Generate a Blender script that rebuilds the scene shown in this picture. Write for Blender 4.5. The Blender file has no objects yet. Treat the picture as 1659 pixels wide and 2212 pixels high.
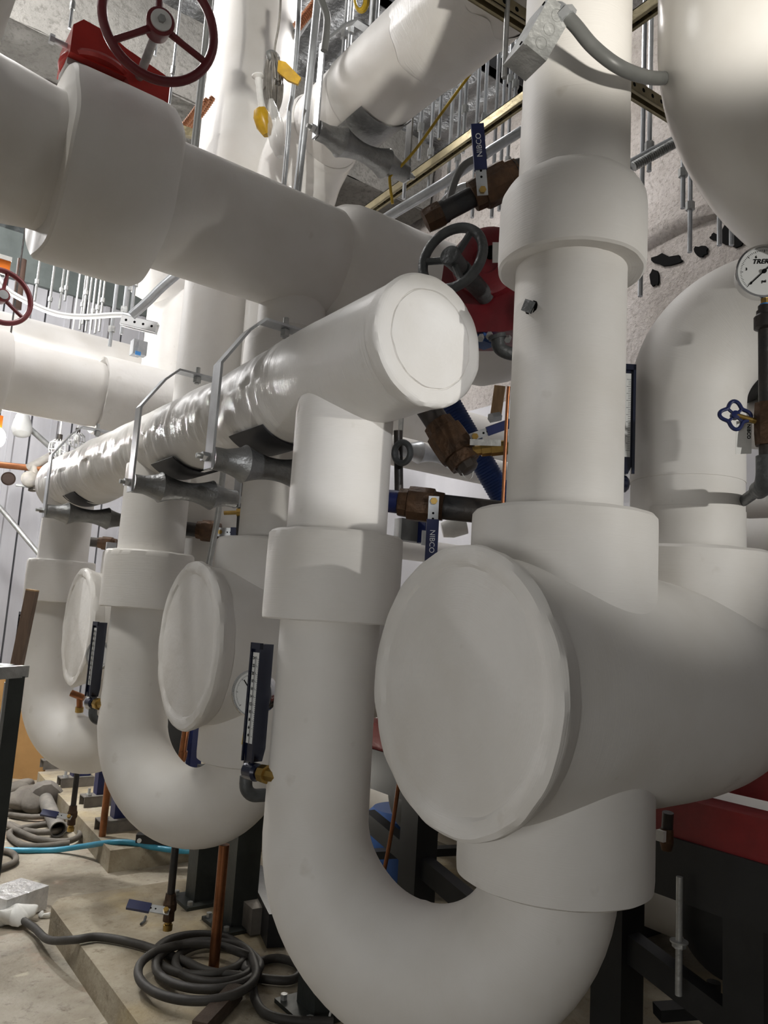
import bpy, math, random
from mathutils import Vector, Matrix, noise
random.seed(7)
V = Vector
PI = math.pi
SC = bpy.context.scene
COL = SC.collection
# ------------------------------------------------------------------ camera
F = 1661.0; CX, CY = 829.5, 1106.0
A, P_, R_ = math.radians(36.0), math.radians(8.0), math.radians(3.6)
C0 = V((0, 0, 1.25))
FW = V((math.sin(A)*math.cos(P_), math.cos(A)*math.cos(P_), math.sin(P_)))
RT0 = V((math.cos(A), -math.sin(A), 0)); UP0 = RT0.cross(FW)
RT = math.cos(R_)*RT0 + math.sin(R_)*UP0
UP = -math.sin(R_)*RT0 + math.cos(R_)*UP0
def ray(x, y): return FW + RT*((x-CX)/F) - UP*((y-CY)/F)
def at(x, y, d): return C0 + ray(x, y)*d
def onX(x, y, v): r = ray(x, y); return C0 + r*((v-C0.x)/r.x)
def onY(x, y, v): r = ray(x, y); return C0 + r*((v-C0.y)/r.y)
def onZ(x, y, v): r = ray(x, y); return C0 + r*((v-C0.z)/r.z)
cam = bpy.data.cameras.new('camera'); camo = bpy.data.objects.new('camera', cam); COL.objects.link(camo)
cam.sensor_fit = 'HORIZONTAL'; cam.sensor_width = 36.0; cam.lens = 36.0*F/1659.0
cam.clip_start = 0.02; cam.clip_end = 100
M = Matrix.Identity(4)
for i in range(3):
    M[i][0] = RT[i]; M[i][1] = UP[i]; M[i][2] = -FW[i]; M[i][3] = C0[i]
camo.matrix_world = M
SC.camera = camo

# ------------------------------------------------------------------ materials
MATS = {}
def mat(name, col, rough=0.5, metal=0.0, var=0.0, vscale=8.0, bump=0.0, bscale=40.0, col2=None, emit=0, alpha=1.0, trans=0.0, stretch=None, coat=0.0, spec=None):
    m = bpy.data.materials.new(name); m.use_nodes = True
    nt = m.node_tree; N = nt.nodes; L = nt.links
    b = N['Principled BSDF']
    b.inputs['Base Color'].default_value = (*col, 1); b.inputs['Roughness'].default_value = rough
    b.inputs['Metallic'].default_value = metal
    if spec is not None: b.inputs['Specular IOR Level'].default_value = spec
    if coat: b.inputs['Coat Weight'].default_value = coat; b.inputs['Coat Roughness'].default_value = 0.15
    if alpha < 1: b.inputs['Alpha'].default_value = alpha
    if trans: b.inputs['Transmission Weight'].default_value = trans
    if emit:
        b.inputs['Emission Color'].default_value = (*col, 1); b.inputs['Emission Strength'].default_value = emit
    tc = N.new('ShaderNodeTexCoord')
    vec = tc.outputs['Object']
    if stretch:
        mp = N.new('ShaderNodeMapping'); mp.inputs['Scale'].default_value = stretch
        L.new(vec, mp.inputs['Vector']); vec = mp.outputs['Vector']
    if var:
        n = N.new('ShaderNodeTexNoise'); n.inputs['Scale'].default_value = vscale; n.inputs['Detail'].default_value = 5
        n.inputs['Roughness'].default_value = 0.62
        L.new(vec, n.inputs['Vector'])
        r = N.new('ShaderNodeValToRGB')
        c2 = col2 if col2 else tuple(max(0, c*(1-var)) for c in col)
        r.color_ramp.elements[0].position = 0.34; r.color_ramp.elements[1].position = 0.66
        r.color_ramp.elements[0].color = (*c2, 1); r.color_ramp.elements[1].color = (*col, 1)
        L.new(n.outputs['Fac'], r.inputs['Fac']); L.new(r.outputs['Color'], b.inputs['Base Color'])
    if bump:
        n2 = N.new('ShaderNodeTexNoise'); n2.inputs['Scale'].default_value = bscale; n2.inputs['Detail'].default_value = 4
        L.new(vec, n2.inputs['Vector'])
        bp = N.new('ShaderNodeBump'); bp.inputs['Strength'].default_value = bump; bp.inputs['Distance'].default_value = 0.02
        L.new(n2.outputs['Fac'], bp.inputs['Height']); L.new(bp.outputs['Normal'], b.inputs['Normal'])
    MATS[name] = m
    return m

def wrap_mat(name, col, rough, weave, lump):
    """lagging cloth: threads run round the pipe (UV v = metres along the pipe), faint lumps and grime"""
    m = bpy.data.materials.new(name); m.use_nodes = True
    nt = m.node_tree; N = nt.nodes; L = nt.links; b = N['Principled BSDF']
    tc = N.new('ShaderNodeTexCoord')
    n = N.new('ShaderNodeTexNoise'); n.inputs['Scale'].default_value = 5; n.inputs['Detail'].default_value = 6
    L.new(tc.outputs['Object'], n.inputs['Vector'])
    r = N.new('ShaderNodeValToRGB'); r.color_ramp.elements[0].position = .25; r.color_ramp.elements[1].position = .6
    r.color_ramp.elements[0].color = (col[0]*.9, col[1]*.885, col[2]*.86, 1); r.color_ramp.elements[1].color = (*col, 1)
    L.new(n.outputs['Fac'], r.inputs['Fac'])
    # sparse scuff marks
    n3 = N.new('ShaderNodeTexNoise'); n3.inputs['Scale'].default_value = 13; n3.inputs['Detail'].default_value = 3
    L.new(tc.outputs['Object'], n3.inputs['Vector'])
    r3 = N.new('ShaderNodeValToRGB'); r3.color_ramp.elements[0].position = .70; r3.color_ramp.elements[1].position = .80
    r3.color_ramp.elements[0].color = (0, 0, 0, 1); r3.color_ramp.elements[1].color = (.55, .55, .55, 1)
    L.new(n3.outputs['Fac'], r3.inputs['Fac'])
    mx = N.new('ShaderNodeMix'); mx.data_type = 'RGBA'
    L.new(r3.outputs['Color'], mx.inputs['Factor']); L.new(r.outputs['Color'], mx.inputs['A'])
    mx.inputs['B'].default_value = (col[0]*.72, col[1]*.69, col[2]*.64, 1)
    L.new(mx.outputs['Result'], b.inputs['Base Color'])
    b.inputs['Roughness'].default_value = rough; b.inputs['Specular IOR Level'].default_value = .38
    mp = N.new('ShaderNodeMapping'); mp.inputs['Scale'].default_value = (8, 420, 1)
    L.new(tc.outputs['UV'], mp.inputs['Vector'])
    w = N.new('ShaderNodeTexNoise'); w.inputs['Scale'].default_value = 1; w.inputs['Detail'].default_value = 3
    L.new(mp.outputs['Vector'], w.inputs['Vector'])
    n2 = N.new('ShaderNodeTexNoise'); n2.inputs['Scale'].default_value = 16; n2.inputs['Detail'].default_value = 3
    L.new(tc.outputs['Object'], n2.inputs['Vector'])
    b1 = N.new('ShaderNodeBump'); b1.inputs['Strength'].default_value = weave; b1.inputs['Distance'].default_value = .002
    b2 = N.new('ShaderNodeBump'); b2.inputs['Strength'].default_value = lump; b2.inputs['Distance'].default_value = .01
    L.new(w.outputs['Fac'], b1.inputs['Height']); L.new(n2.outputs['Fac'], b2.inputs['Height'])
    L.new(b1.outputs['Normal'], b2.inputs['Normal']); L.new(b2.outputs['Normal'], b.inputs['Normal'])
    MATS[name] = m; return m

wrap_mat('lagging_cloth', (.735, .718, .692), .55, .22, .06)
wrap_mat('lagging_plaster', (.75, .735, .71), .6, .25, .35)
wrap_mat('lagging_smooth', (.735, .72, .695), .56, .12, .10)
wrap_mat('lagging_gloss', (.77, .757, .73), .22, .05, .05)
wrap_mat('lagging_paper', (.74, .728, .705), .38, .5, .12)
mat('galvanised', (.50, .51, .50), .42, .55, .35, 14, .15, 60)
mat('galvanised_bright', (.52, .54, .56), .32, .6, .2, 20)
mat('cast_grey', (.33, .335, .335), .42, .75, .3, 18, .2, 70)
mat('cable_steel', (.24, .225, .20), .5, .3, .4, 40)
mat('zinc_yellow', (.42, .36, .22), .38, .7, .35, 9, .1, 40)
mat('red_paint', (.48, .026, .018), .38, 0, .3, 10, .1, 30, coat=.3)
mat('frame_red', (.22, .012, .013), .42, 0, .3, 10, .1, 30, coat=.2)
mat('wheel_red', (.17, .012, .018), .42, 0, .3, 12, .1, 30, coat=.2)
mat('iron_grey', (.075, .08, .082), .5, .2, .3, 20, .2, 60)
mat('black_pipe', (.022, .024, .027), .45, .3, .5, 10, .15, 40, col2=(.05, .04, .033))
mat('black_steel', (.012, .013, .015), .5, .1, .4, 6, .1, 30)
mat('post_steel', (.05, .056, .052), .5, .2, .4, 6, .1, 30)
mat('bronze', (.115, .062, .032), .5, .55, .45, 14, .25, 50, col2=(.05, .03, .018))
mat('brass', (.50, .33, .10), .3, .9, .3, 25)
mat('copper', (.40, .165, .075), .32, .9, .45, 7, .05, 20, col2=(.19, .08, .04))
mat('copper_bright', (.62, .30, .17), .35, .9, .3, 12)
mat('handle_blue', (.006, .014, .085), .4, 0, .2, 20)
mat('hose_blue_dark', (.008, .035, .16), .5, 0, .2, 20)
mat('sign_blue', (.01, .06, .22), .5, 0, .2, 5)
mat('hose_cyan', (.05, .33, .50), .4, 0, .35, 9)
mat('hose_black', (.026, .023, .020), .6, 0, .5, 6, .1, 40, col2=(.06, .056, .05))
mat('hose_dusty', (.17, .15, .125), .8, 0, .5, 6, .2, 40)
mat('thermo_blue', (.008, .012, .035), .25, .2, .2, 20, coat=.5)
mat('dial_white', (.72, .73, .72), .35, 0, .05, 20)
mat('glass', (.9, .92, .92), .04, 0, trans=1.0)
mat('steel_polished', (.62, .62, .62), .16, 1.0)
mat('ink_black', (.004, .004, .004), .8, spec=.1)
mat('ink_white', (.75, .77, .8), .5)
mat('rubber_dark', (.018, .018, .022), .55, 0, .3, 15)
mat('conduit_grey', (.15, .155, .15), .45, .1, .15, 20)
mat('yellow_plastic', (.62, .36, .01), .35, 0, .3, 30, alpha=.9)
mat('yellow_rope', (.50, .33, .015), .5, 0, .3, 30)
mat('clear_plastic', (.8, .8, .78), .12, 0, alpha=.38)
mat('wood_light', (.55, .36, .19), .65, 0, .3, 5, .2, 60, stretch=(14, 14, 1.5))
mat('wood_brown', (.21, .14, .10), .65, 0, .3, 5, .2, 60, stretch=(14, 14, 1.5))
mat('wood_dark', (.10, .07, .05), .8, 0, .4, 6, .3, 60, stretch=(3, 3, 12))
mat('cardboard', (.42, .235, .085), .75, 0, .2, 4)
mat('poster_blue', (.04, .22, .55), .5, 0, .2, 4)
mat('orange_label', (.9, .22, .01), .5)
mat('label_white', (.75, .75, .72), .6, 0, .1, 40)
mat('pipe_dusty', (.12, .115, .11), .7, .2, .5, 8, .2, 40, col2=(.24, .22, .19))
mat('stand_blue', (.010, .018, .095), .4, 0, .3, 9)
mat('dust_grey', (.22, .20, .175), .8, .2, .4, 9)
mat('brown_pipe', (.075, .042, .03), .6, .1, .3, 9)
mat('base_black', (.02, .021, .022), .5, .1, .4, 7)
mat('foil_wrap', (.72, .72, .72), .3, .3, .3, 20, .8, 25)
mat('lamp_glow', (1.0, .95, .86), .4, emit=60)
mat('cage_white', (.75, .76, .76), .4, .2)

def surface(name, build):
    m = bpy.data.materials.new(name); m.use_nodes = True
    build(m.node_tree.nodes, m.node_tree.links, m.node_tree.nodes['Principled BSDF']); MATS[name] = m
def ramp(N, L, fac, stops):
    r = N.new('ShaderNodeValToRGB'); e = r.color_ramp.elements
    while len(e) < len(stops): e.new(.5)
    for k, (p, c) in enumerate(stops): e[k].position = p; e[k].color = (*c, 1)
    L.new(fac, r.inputs['Fac']); return r.outputs['Color']
def nz(N, L, vec, scale, detail=5, rough=.6, scl=None):
    n = N.new('ShaderNodeTexNoise'); n.inputs['Scale'].default_value = scale; n.inputs['Detail'].default_value = detail; n.inputs['Roughness'].default_value = rough
    if scl:
        mp = N.new('ShaderNodeMapping'); mp.inputs['Scale'].default_value = scl; L.new(vec, mp.inputs['Vector']); vec = mp.outputs['Vector']
    L.new(vec, n.inputs['Vector']); return n.outputs['Fac']
def mixc(N, L, fac, a, b, mode='MIX'):
    x = N.new('ShaderNodeMix'); x.data_type = 'RGBA'; x.blend_type = mode
    for s, v in (('Factor', fac), ('A', a), ('B', b)):
        if isinstance(v, (tuple, float, int)): x.inputs[s].default_value = v if not isinstance(v, tuple) else (*v, 1)
        else: L.new(v, x.inputs[s])
    return x.outputs['Result']
def bumpn(N, L, h, s, d, prev=None):
    b = N.new('ShaderNodeBump'); b.inputs['Strength'].default_value = s; b.inputs['Distance'].default_value = d
    L.new(h, b.inputs['Height'])
    if prev: L.new(prev, b.inputs['Normal'])
    return b.outputs['Normal']
def m_floor(N, L, b):
    t = N.new('ShaderNodeTexCoord').outputs['Object']
    c = ramp(N, L, nz(N, L, t, 1.6, 8, .65), [(.3, (.15, .125, .09)), (.48, (.34, .30, .235)), (.68, (.50, .47, .40))])
    c = mixc(N, L, ramp(N, L, nz(N, L, t, 2.7, 4), [(.56, (0, 0, 0)), (.70, (.55, .55, .55))]), c, (.45, .25, .17))
    c = mixc(N, L, ramp(N, L, nz(N, L, t, 9, 3, .5, (1, 2.5, 1)), [(.66, (0, 0, 0)), (.72, (.5, .5, .5))]), c, (.62, .58, .45))
    c = mixc(N, L, ramp(N, L, nz(N, L, t, 22, 6, .75), [(.30, (.8, .8, .8)), (.46, (0, 0, 0))]), c, (.15, .12, .085))
    c = mixc(N, L, ramp(N, L, nz(N, L, t, 3.1, 6, .7), [(.30, (.6, .6, .6)), (.45, (0, 0, 0))]), c, (.17, .14, .10))
    L.new(c, b.inputs['Base Color']); b.inputs['Roughness'].default_value = .62
    L.new(bumpn(N, L, nz(N, L, t, 60, 5), .25, .01), b.inputs['Normal'])
surface('concrete_floor', m_floor)
def m_pad(N, L, b):
    t = N.new('ShaderNodeTexCoord').outputs['Object']
    c = ramp(N, L, nz(N, L, t, 3, 8, .65), [(.3, (.17, .135, .085)), (.5, (.32, .275, .20)), (.7, (.46, .42, .33))])
    c = mixc(N, L, ramp(N, L, nz(N, L, t, 20, 6, .75), [(.30, (.8, .8, .8)), (.46, (0, 0, 0))]), c, (.16, .125, .08))
    c = mixc(N, L, ramp(N, L, nz(N, L, t, 2.2, 4), [(.55, (0, 0, 0)), (.7, (.5, .5, .5))]), c, (.50, .39, .19))
    L.new(c, b.inputs['Base Color']); b.inputs['Roughness'].default_value = .75
    L.new(bumpn(N, L, nz(N, L, t, 45, 6), .4, .012), b.inputs['Normal'])
surface('concrete_pad', m_pad)
def m_spray(N, L, b):
    t = N.new('ShaderNodeTexCoord').outputs['Object']
    c = ramp(N, L, nz(N, L, t, 1.7, 6, .6), [(.30, (.30, .27, .24)), (.5, (.50, .46, .43)), (.7, (.62, .58, .56))])
    c = mixc(N, L, ramp(N, L, nz(N, L, t, 42, 5, .75), [(.32, (.7, .7, .7)), (.50, (0, 0, 0))]), c, (.24, .21, .18))
    c = mixc(N, L, ramp(N, L, nz(N, L, t, 3.2, 3), [(.64, (0, 0, 0)), (.74, (.45, .45, .45))]), c, (.42, .31, .19))
    L.new(c, b.inputs['Base Color']); b.inputs['Roughness'].default_value = .95
    h1 = nz(N, L, t, 30, 6, .7); h2 = nz(N, L, t, 3, 3)
    L.new(bumpn(N, L, h1, .9, .03, bumpn(N, L, h2, .6, .12)), b.inputs['Normal'])
surface('sprayed_fireproofing', m_spray)
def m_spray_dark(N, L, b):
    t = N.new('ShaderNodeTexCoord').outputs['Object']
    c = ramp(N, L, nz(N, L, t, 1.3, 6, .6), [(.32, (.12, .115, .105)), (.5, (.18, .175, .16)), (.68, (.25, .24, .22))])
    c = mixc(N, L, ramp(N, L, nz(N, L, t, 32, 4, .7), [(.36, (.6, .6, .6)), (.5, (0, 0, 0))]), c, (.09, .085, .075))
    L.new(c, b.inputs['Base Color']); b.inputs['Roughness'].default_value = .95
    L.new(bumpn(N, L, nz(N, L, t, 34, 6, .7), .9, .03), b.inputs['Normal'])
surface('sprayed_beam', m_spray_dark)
def m_foil(N, L, b):
    t = N.new('ShaderNodeTexCoord').outputs['Object']
    w = N.new('ShaderNodeTexWave'); w.wave_type = 'BANDS'; w.bands_direction = 'X'; w.inputs['Scale'].default_value = 1.6; w.inputs['Distortion'].default_value = .4
    L.new(t, w.inputs['Vector'])
    c = ramp(N, L, nz(N, L, t, 5, 6), [(.3, (.20, .21, .22)), (.7, (.42, .43, .44))])
    L.new(c, b.inputs['Base Color']); b.inputs['Metallic'].default_value = .75; b.inputs['Roughness'].default_value = .35
    L.new(bumpn(N, L, nz(N, L, t, 16, 5, .6), .7, .05, bumpn(N, L, w.outputs['Fac'], .8, .1)), b.inputs['Normal'])
surface('foil_deck', m_foil)
def m_wall(N, L, b):
    t = N.new('ShaderNodeTexCoord').outputs['Object']
    c = ramp(N, L, nz(N, L, t, 1.2, 6, .6, (3, 1, .6)), [(.3, (.50, .50, .53)), (.7, (.64, .64, .67))])
    L.new(c, b.inputs['Base Color']); b.inputs['Roughness'].default_value = .5
surface('panel_wall', m_wall)
mat('panel_band', (.20, .23, .22), .6, 0, .3, 3)

# ------------------------------------------------------------------ mesh builder
def basis(n, up=None):
    n = V(n).normalized()
    if up is None: up = V((0, 0, 1)) if abs(n.z) < .9 else V((0, 1, 0))
    ux = V(up).cross(n).normalized(); uy = n.cross(ux)
    return ux, uy, n
class MB:
    def __init__(s): s.v = []; s.f = []; s.uv = {}
    def ring_strip(s, rings, caps=(True, True), closed=False, lens=None, circ=1.0):
        n = len(rings[0]); b = len(s.v)
        for r in rings: s.v += [V(p) for p in r]
        m = len(rings)
        for i in range(m if closed else m-1):
            j = (i+1) % m
            for k in range(n):
                l = (k+1) % n
                s.f.append((b+i*n+k, b+i*n+l, b+j*n+l, b+j*n+k))
                if lens:
                    a0, a1 = lens[i], lens[i+1] if i+1 < len(lens) else lens[i]
                    s.uv[len(s.f)-1] = ((k/n*circ, a0), ((k+1)/n*circ, a0), ((k+1)/n*circ, a1), (k/n*circ, a1))
        if not closed:
            if caps[0]: s.f.append(tuple(b+k for k in reversed(range(n))))
            if caps[1]: s.f.append(tuple(b+(m-1)*n+k for k in range(n)))
        return s
    def tube(s, pts, rad, seg=20, caps=(True, True), closed=False, up=None, rf=None):
        pts = [V(p) for p in pts]; m = len(pts)
        if not isinstance(rad, (list, tuple)): rad = [rad]*m
        T = []
        for i in range(m):
            a = pts[(i-1) % m] if (closed or i > 0) else pts[i]
            c = pts[(i+1) % m] if (closed or i < m-1) else pts[i]
            d = c-a
            if d.length < 1e-9: d = (pts[min(i+1, m-1)]-pts[max(i-2, 0)])
            if d.length < 1e-9: d = T[-1] if T else V((0, 0, 1))
            T.append(d.normalized())
        ux, uy, _ = basis(T[0], up)
        rings = []; lens = [0]
        for i in range(m):
            if i:
                ax = T[i-1].cross(T[i])
                if ax.length > 1e-7:
                    q = Matrix.Rotation(T[i-1].angle(T[i]), 3, ax.normalized()); ux = q @ ux
                ux = (ux - T[i]*ux.dot(T[i])).normalized(); uy = T[i].cross(ux)
                lens.append(lens[-1] + (pts[i]-pts[i-1]).length + abs(rad[i]-rad[i-1])*.5)
            rg = []
            for k in range(seg):
                th = 2*PI*k/seg
                r = rad[i]
                if rf: r = rf(i, lens[i], th, r)
                rg.append(pts[i] + ux*(r*math.cos(th)) + uy*(r*math.sin(th)))
            rings.append(rg)
        if closed: lens.append(lens[-1] + (pts[0]-pts[-1]).length)
        return s.ring_strip(rings, caps, closed, lens, 1.0)
    def lathe(s, prof, o, ax, seg=32, caps=(True, True), rf=None):
        """prof: list of (distance along axis, radius)"""
        o = V(o); ux, uy, n = basis(ax); rings = []; lens = [0]
        for i, (t, r) in enumerate(prof):
            if i: lens.append(lens[-1] + math.hypot(t-prof[i-1][0], r-prof[i-1][1]))
            rg = []
            for k in range(seg):
                th = 2*PI*k/seg
                rr, tt = (r, t) if not rf else rf(i, t, th, r)
                rg.append(o + n*tt + ux*(rr*math.cos(th)) + uy*(rr*math.sin(th)))
            rings.append(rg)
        return s.ring_strip(rings, caps, False, lens, 1.0)
    def cyl(s, p, q, r, seg=16, r2=None):
        p, q = V(p), V(q)
        return s.lathe([(0, r), ((q-p).length, r if r2 is None else r2)], p, q-p, seg)
    def hexp(s, p, q, r):
        return s.cyl(p, q, r, 6)
    def box(s, c, size, R=None):
        c = V(c); b = len(s.v); sx, sy, sz = [x/2 for x in size]
        for x in (-sx, sx):
            for y in (-sy, sy):
                for z in (-sz, sz):
                    p = V((x, y, z)); s.v.append(c + (R @ p if R else p))
        for f in ((0, 1, 3, 2), (4, 6, 7, 5), (0, 4, 5, 1), (2, 3, 7, 6), (0, 2, 6, 4), (1, 5, 7, 3)):
            s.f.append(tuple(b+i for i in f))
        return s
    def bar(s, p, q, w, t, up=None):
        """rectangular bar from p to q, w across (sideways), t along up"""
        p, q = V(p), V(q); ux, uy, n = basis(q-p, up)
        R = Matrix((ux, uy, n)).transposed()
        return s.box((p+q)/2, (w, t, (q-p).length), R)
    def prism(s, poly, o, ux, uy, depth):
        """poly 2D outline in (ux,uy) at o, extruded by depth vector"""
        o, ux, uy, d = V(o), V(ux), V(uy), V(depth); b = len(s.v); n = len(poly)
        for k in (0, 1):
            for (a, c) in poly: s.v.append(o + ux*a + uy*c + d*k)
        s.f.append(tuple(b+i for i in reversed(range(n)))); s.f.append(tuple(b+n+i for i in range(n)))
        for i in range(n):
            j = (i+1) % n; s.f.append((b+i, b+j, b+n+j, b+n+i))
        return s
    def strip(s, path, wdir, w, t):
        """flat bar bent along a path; wdir = width direction"""
        path = [V(p) for p in path]; wd = V(wdir).normalized(); rings = []
        for i, p in enumerate(path):
            d1 = (path[i]-path[i-1]).normalized() if i else None
            d2 = (path[i+1]-path[i]).normalized() if i < len(path)-1 else None
            d = (d1+d2).normalized() if d1 and d2 else (d1 or d2)
            nn = wd.cross(d).normalized()
            k = 1/max(.4, (d.dot(d1) if d1 else 1))
            rings.append([p+wd*(w/2)+nn*(t/2*k), p-wd*(w/2)+nn*(t/2*k), p-wd*(w/2)-nn*(t/2*k), p+wd*(w/2)-nn*(t/2*k)])
        return s.ring_strip(rings)
    def torus(s, c, n, R, r, seg=40, rs=10, sq=1.0):
        c = V(c); ux, uy, n = basis(n); rings = []
        for i in range(seg):
            a = 2*PI*i/seg; d = ux*math.cos(a)+uy*math.sin(a)
            rings.append([c + d*(R+r*math.cos(2*PI*k/rs)) + n*(r*sq*math.sin(2*PI*k/rs)) for k in range(rs)])
        return s.ring_strip(rings, closed=True)
    def ball(s, c, r, seg=16, sc=(1, 1, 1)):
        c = V(c); rings = []
        for i in range(1, seg):
            a = PI*i/seg
            rings.append([c + V((r*sc[0]*math.sin(a)*math.cos(2*PI*k/seg), r*sc[1]*math.sin(a)*math.sin(2*PI*k/seg), -r*sc[2]*math.cos(a))) for k in range(seg)])
        return s.ring_strip(rings)
    def jitter(s, amp, scale, seed=0):
        for p in s.v:
            d = noise.noise_vector(V(p)*scale + V((seed, seed*1.7, 0)))
            p += d*amp
        return s

def root_loc(o):
    p = V((0, 0, 0))
    while o: p = p + o.location; o = o.parent
    return p
def build(name, mb, m, parent=None, loc=None, smooth=True, angle=35, label=None):
    base = root_loc(parent) if parent else V((0, 0, 0))
    if parent is None:
        if loc is None:
            zs = min(p.z for p in mb.v)
            loc = V((sum(p.x for p in mb.v)/len(mb.v), sum(p.y for p in mb.v)/len(mb.v), zs))
        base = V(loc)
    me = bpy.data.meshes.new(name)
    me.from_pydata([tuple(V(p)-base) for p in mb.v], [], mb.f)
    if mb.uv:
        u = me.uv_layers.new(name='UVMap')
        for fi, cs in mb.uv.items():
            st = me.polygons[fi].loop_start
            for k, c in enumerate(cs): u.data[st+k].uv = c
    me.materials.append(MATS[m])
    me.update(); me.validate()
    if smooth:
        me.polygons.foreach_set('use_smooth', [True]*len(me.polygons))
        me.set_sharp_from_angle(angle=math.radians(angle))
    o = bpy.data.objects.new(name, me); COL.objects.link(o)
    if parent: o.parent = parent
    else: o.location = base
    if label: o['label'] = label
    return o
def tag(o, label, cat, group=None, kind=None):
    o['label'] = label; o['category'] = cat
    if group: o['group'] = group
    if kind: o['kind'] = kind
    return o
def thing(name, label, cat, loc, group=None):
    o = bpy.data.objects.new(name, None); COL.objects.link(o); o.location = V(loc); o.empty_display_size = .05
    return tag(o, label, cat, group)
def solo(name, mb, m, label, cat, group=None, **k): return tag(build(name, mb, m, **k), label, cat, group)
def struct(name, mb, m, label=None, **k):
    o = build(name, mb, m, **k); o['kind'] = 'structure'
    if label: o['label'] = label
    return o
KIDS = {}
def copy_tree(o, delta, label=None):
    c = o.copy(); COL.objects.link(c); c.location = o.location + V(delta)
    if label: c['label'] = label
    for ch in [x for x in COL.objects if x.parent == o]:
        d = ch.copy(); COL.objects.link(d); d.parent = c
        for g in [x for x in COL.objects if x.parent == ch]:
            e = g.copy(); COL.objects.link(e); e.parent = d
    return c
def lettering(name, text, o, ux, uy, size, m, parent, bold=0.0, shear=0.0, extr=.0004):
    """flat letters: origin o = centre, ux reading direction, uy up"""
    cu = bpy.data.curves.new(name, 'FONT'); cu.body = text; cu.size = size; cu.align_x = 'CENTER'; cu.align_y = 'CENTER'
    cu.extrude = extr; cu.offset = bold; cu.shear = shear; cu.resolution_u = 3
    to = bpy.data.objects.new(name, cu); COL.objects.link(to)
    me = bpy.data.meshes.new_from_object(to.evaluated_get(bpy.context.evaluated_depsgraph_get()))
    bpy.data.objects.remove(to); bpy.data.curves.remove(cu)
    ux = V(ux).normalized(); uy = V(uy).normalized(); n = ux.cross(uy).normalized()
    base = root_loc(parent)
    for v in me.vertices:
        v.co = V(o) + ux*v.co.x + uy*v.co.y + n*v.co.z - base
    me.materials.clear(); me.materials.append(MATS[m]); me.name = name
    ob = bpy.data.objects.new(name, me); COL.objects.link(ob); ob.parent = parent
    return ob
def arc(c, a, b, r, t0, t1, n):
    """points c + r(cos t a + sin t b)"""
    c, a, b = V(c), V(a), V(b)
    return [c + a*(r*math.cos(t0+(t1-t0)*i/n)) + b*(r*math.sin(t0+(t1-t0)*i/n)) for i in range(n+1)]
def smooth_path(pts, n=8):
    pts = [V(p) for p in pts]; out = []
    for i in range(len(pts)-1):
        p0 = pts[max(i-1, 0)]; p1 = pts[i]; p2 = pts[i+1]; p3 = pts[min(i+2, len(pts)-1)]
        for k in range(n):
            t = k/n
            out.append(.5*((2*p1)+(p2-p0)*t+(2*p0-5*p1+4*p2-p3)*t*t+(3*p1-p0-3*p2+p3)*t**3))
    out.append(pts[-1]); return out
H_TOP = 5.0
def nrm(x, y, z=0, s=1.0): return noise.noise(V((x*s, y*s, z*s)))
# ================================================================== lagged pipework
LX, LY, DY = .977, 1.53, 1.255          # drop legs hang in a row along Y
PX, PY = 1.225, 1.055                   # first pump casing
def soft_edge(amp, sc, seed):
    return lambda i, t, th, r: (r + min(1, (r/.1)**2)*amp*nrm(math.cos(th)*2+seed, math.sin(th)*2, t*sc, 1.5), t + min(1, (r/.1)**2)*amp*.9*nrm(math.cos(th)*3, math.sin(th)*3+seed, i, 1.7))
# ---- low header
HZ = 1.842
t = thing('pipe_header', 'long low white lagged header pipe with wrinkled jacket, round end cap facing the camera', 'pipe', (LX, LY, HZ))
ys = [1.225 + .009*i for i in range(330)]
def hr(y):
    k = min(1, max(0, (y-1.62)/.35)); r = .1425-.0145*k
    k2 = min(1, max(0, (y-2.9)/.6)); return r+.012*k2
def hrf(i, l, th, r):
    y = ys[i]; c = math.cos(th); s_ = math.sin(th)
    side = max(0, math.cos(th+.35))**1.2
    a = 0
    if y > 1.55:
        e = min(1, (y-1.55)/.15)
        patch = max(0, nrm(y*3.2, th*1.1, 3.1)+.12)*1.5
        ridge = nrm(y*42, th*1.7+y*3, 1.0)
        ridge2 = nrm(y*17, th*2.2, 5.0)
        a += e*side*(.25+patch)*(.0085*ridge+.0085*ridge2)
        a += e*(.008*nrm(y*5, th*.8, 9.0))
    for hy in (1.875, 2.5, 3.68):
        d = abs(y-hy)
        if d < .3: a += .010*(1-d/.3)**2*max(0, -s_)*(1 if d > .07 else .3)
    if y < 1.55: a += .0012*nrm(y*8, c*3, s_*3)
    return r+a
mb = MB().tube([(LX, y, HZ) for y in ys], [hr(y) for y in ys], 110, (False, False), rf=hrf)
# far rounded end
build('jacket', mb, 'lagging_paper', t)
ye = ys[-1]; re = hr(ye)
build('far_end_cap', MB().lathe([(-.02, re*.985)]+[(.09*math.sin(a), re*1.01*math.cos(a)) for a in [PI/2*i/10 for i in range(10)]]+[(.0905, .002)], (LX, ye, HZ), (0, 1, 0), 48), 'lagging_paper', t)
cap = MB().lathe([(-.03, .1430), (-.004, .1450), (.004, .1440), (.010, .1385), (.0125, .130), (.0125, .1085), (.0095, .1070), (.0095, .1060), (.013, .1045), (.0145, .08), (.0150, .04), (.0150, .001)], (LX, 1.225, HZ), (0, -1, 0), 96, rf=soft_edge(.0022, 2, 4))
build('end_cap', cap, 'lagging_plaster', t)

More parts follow.
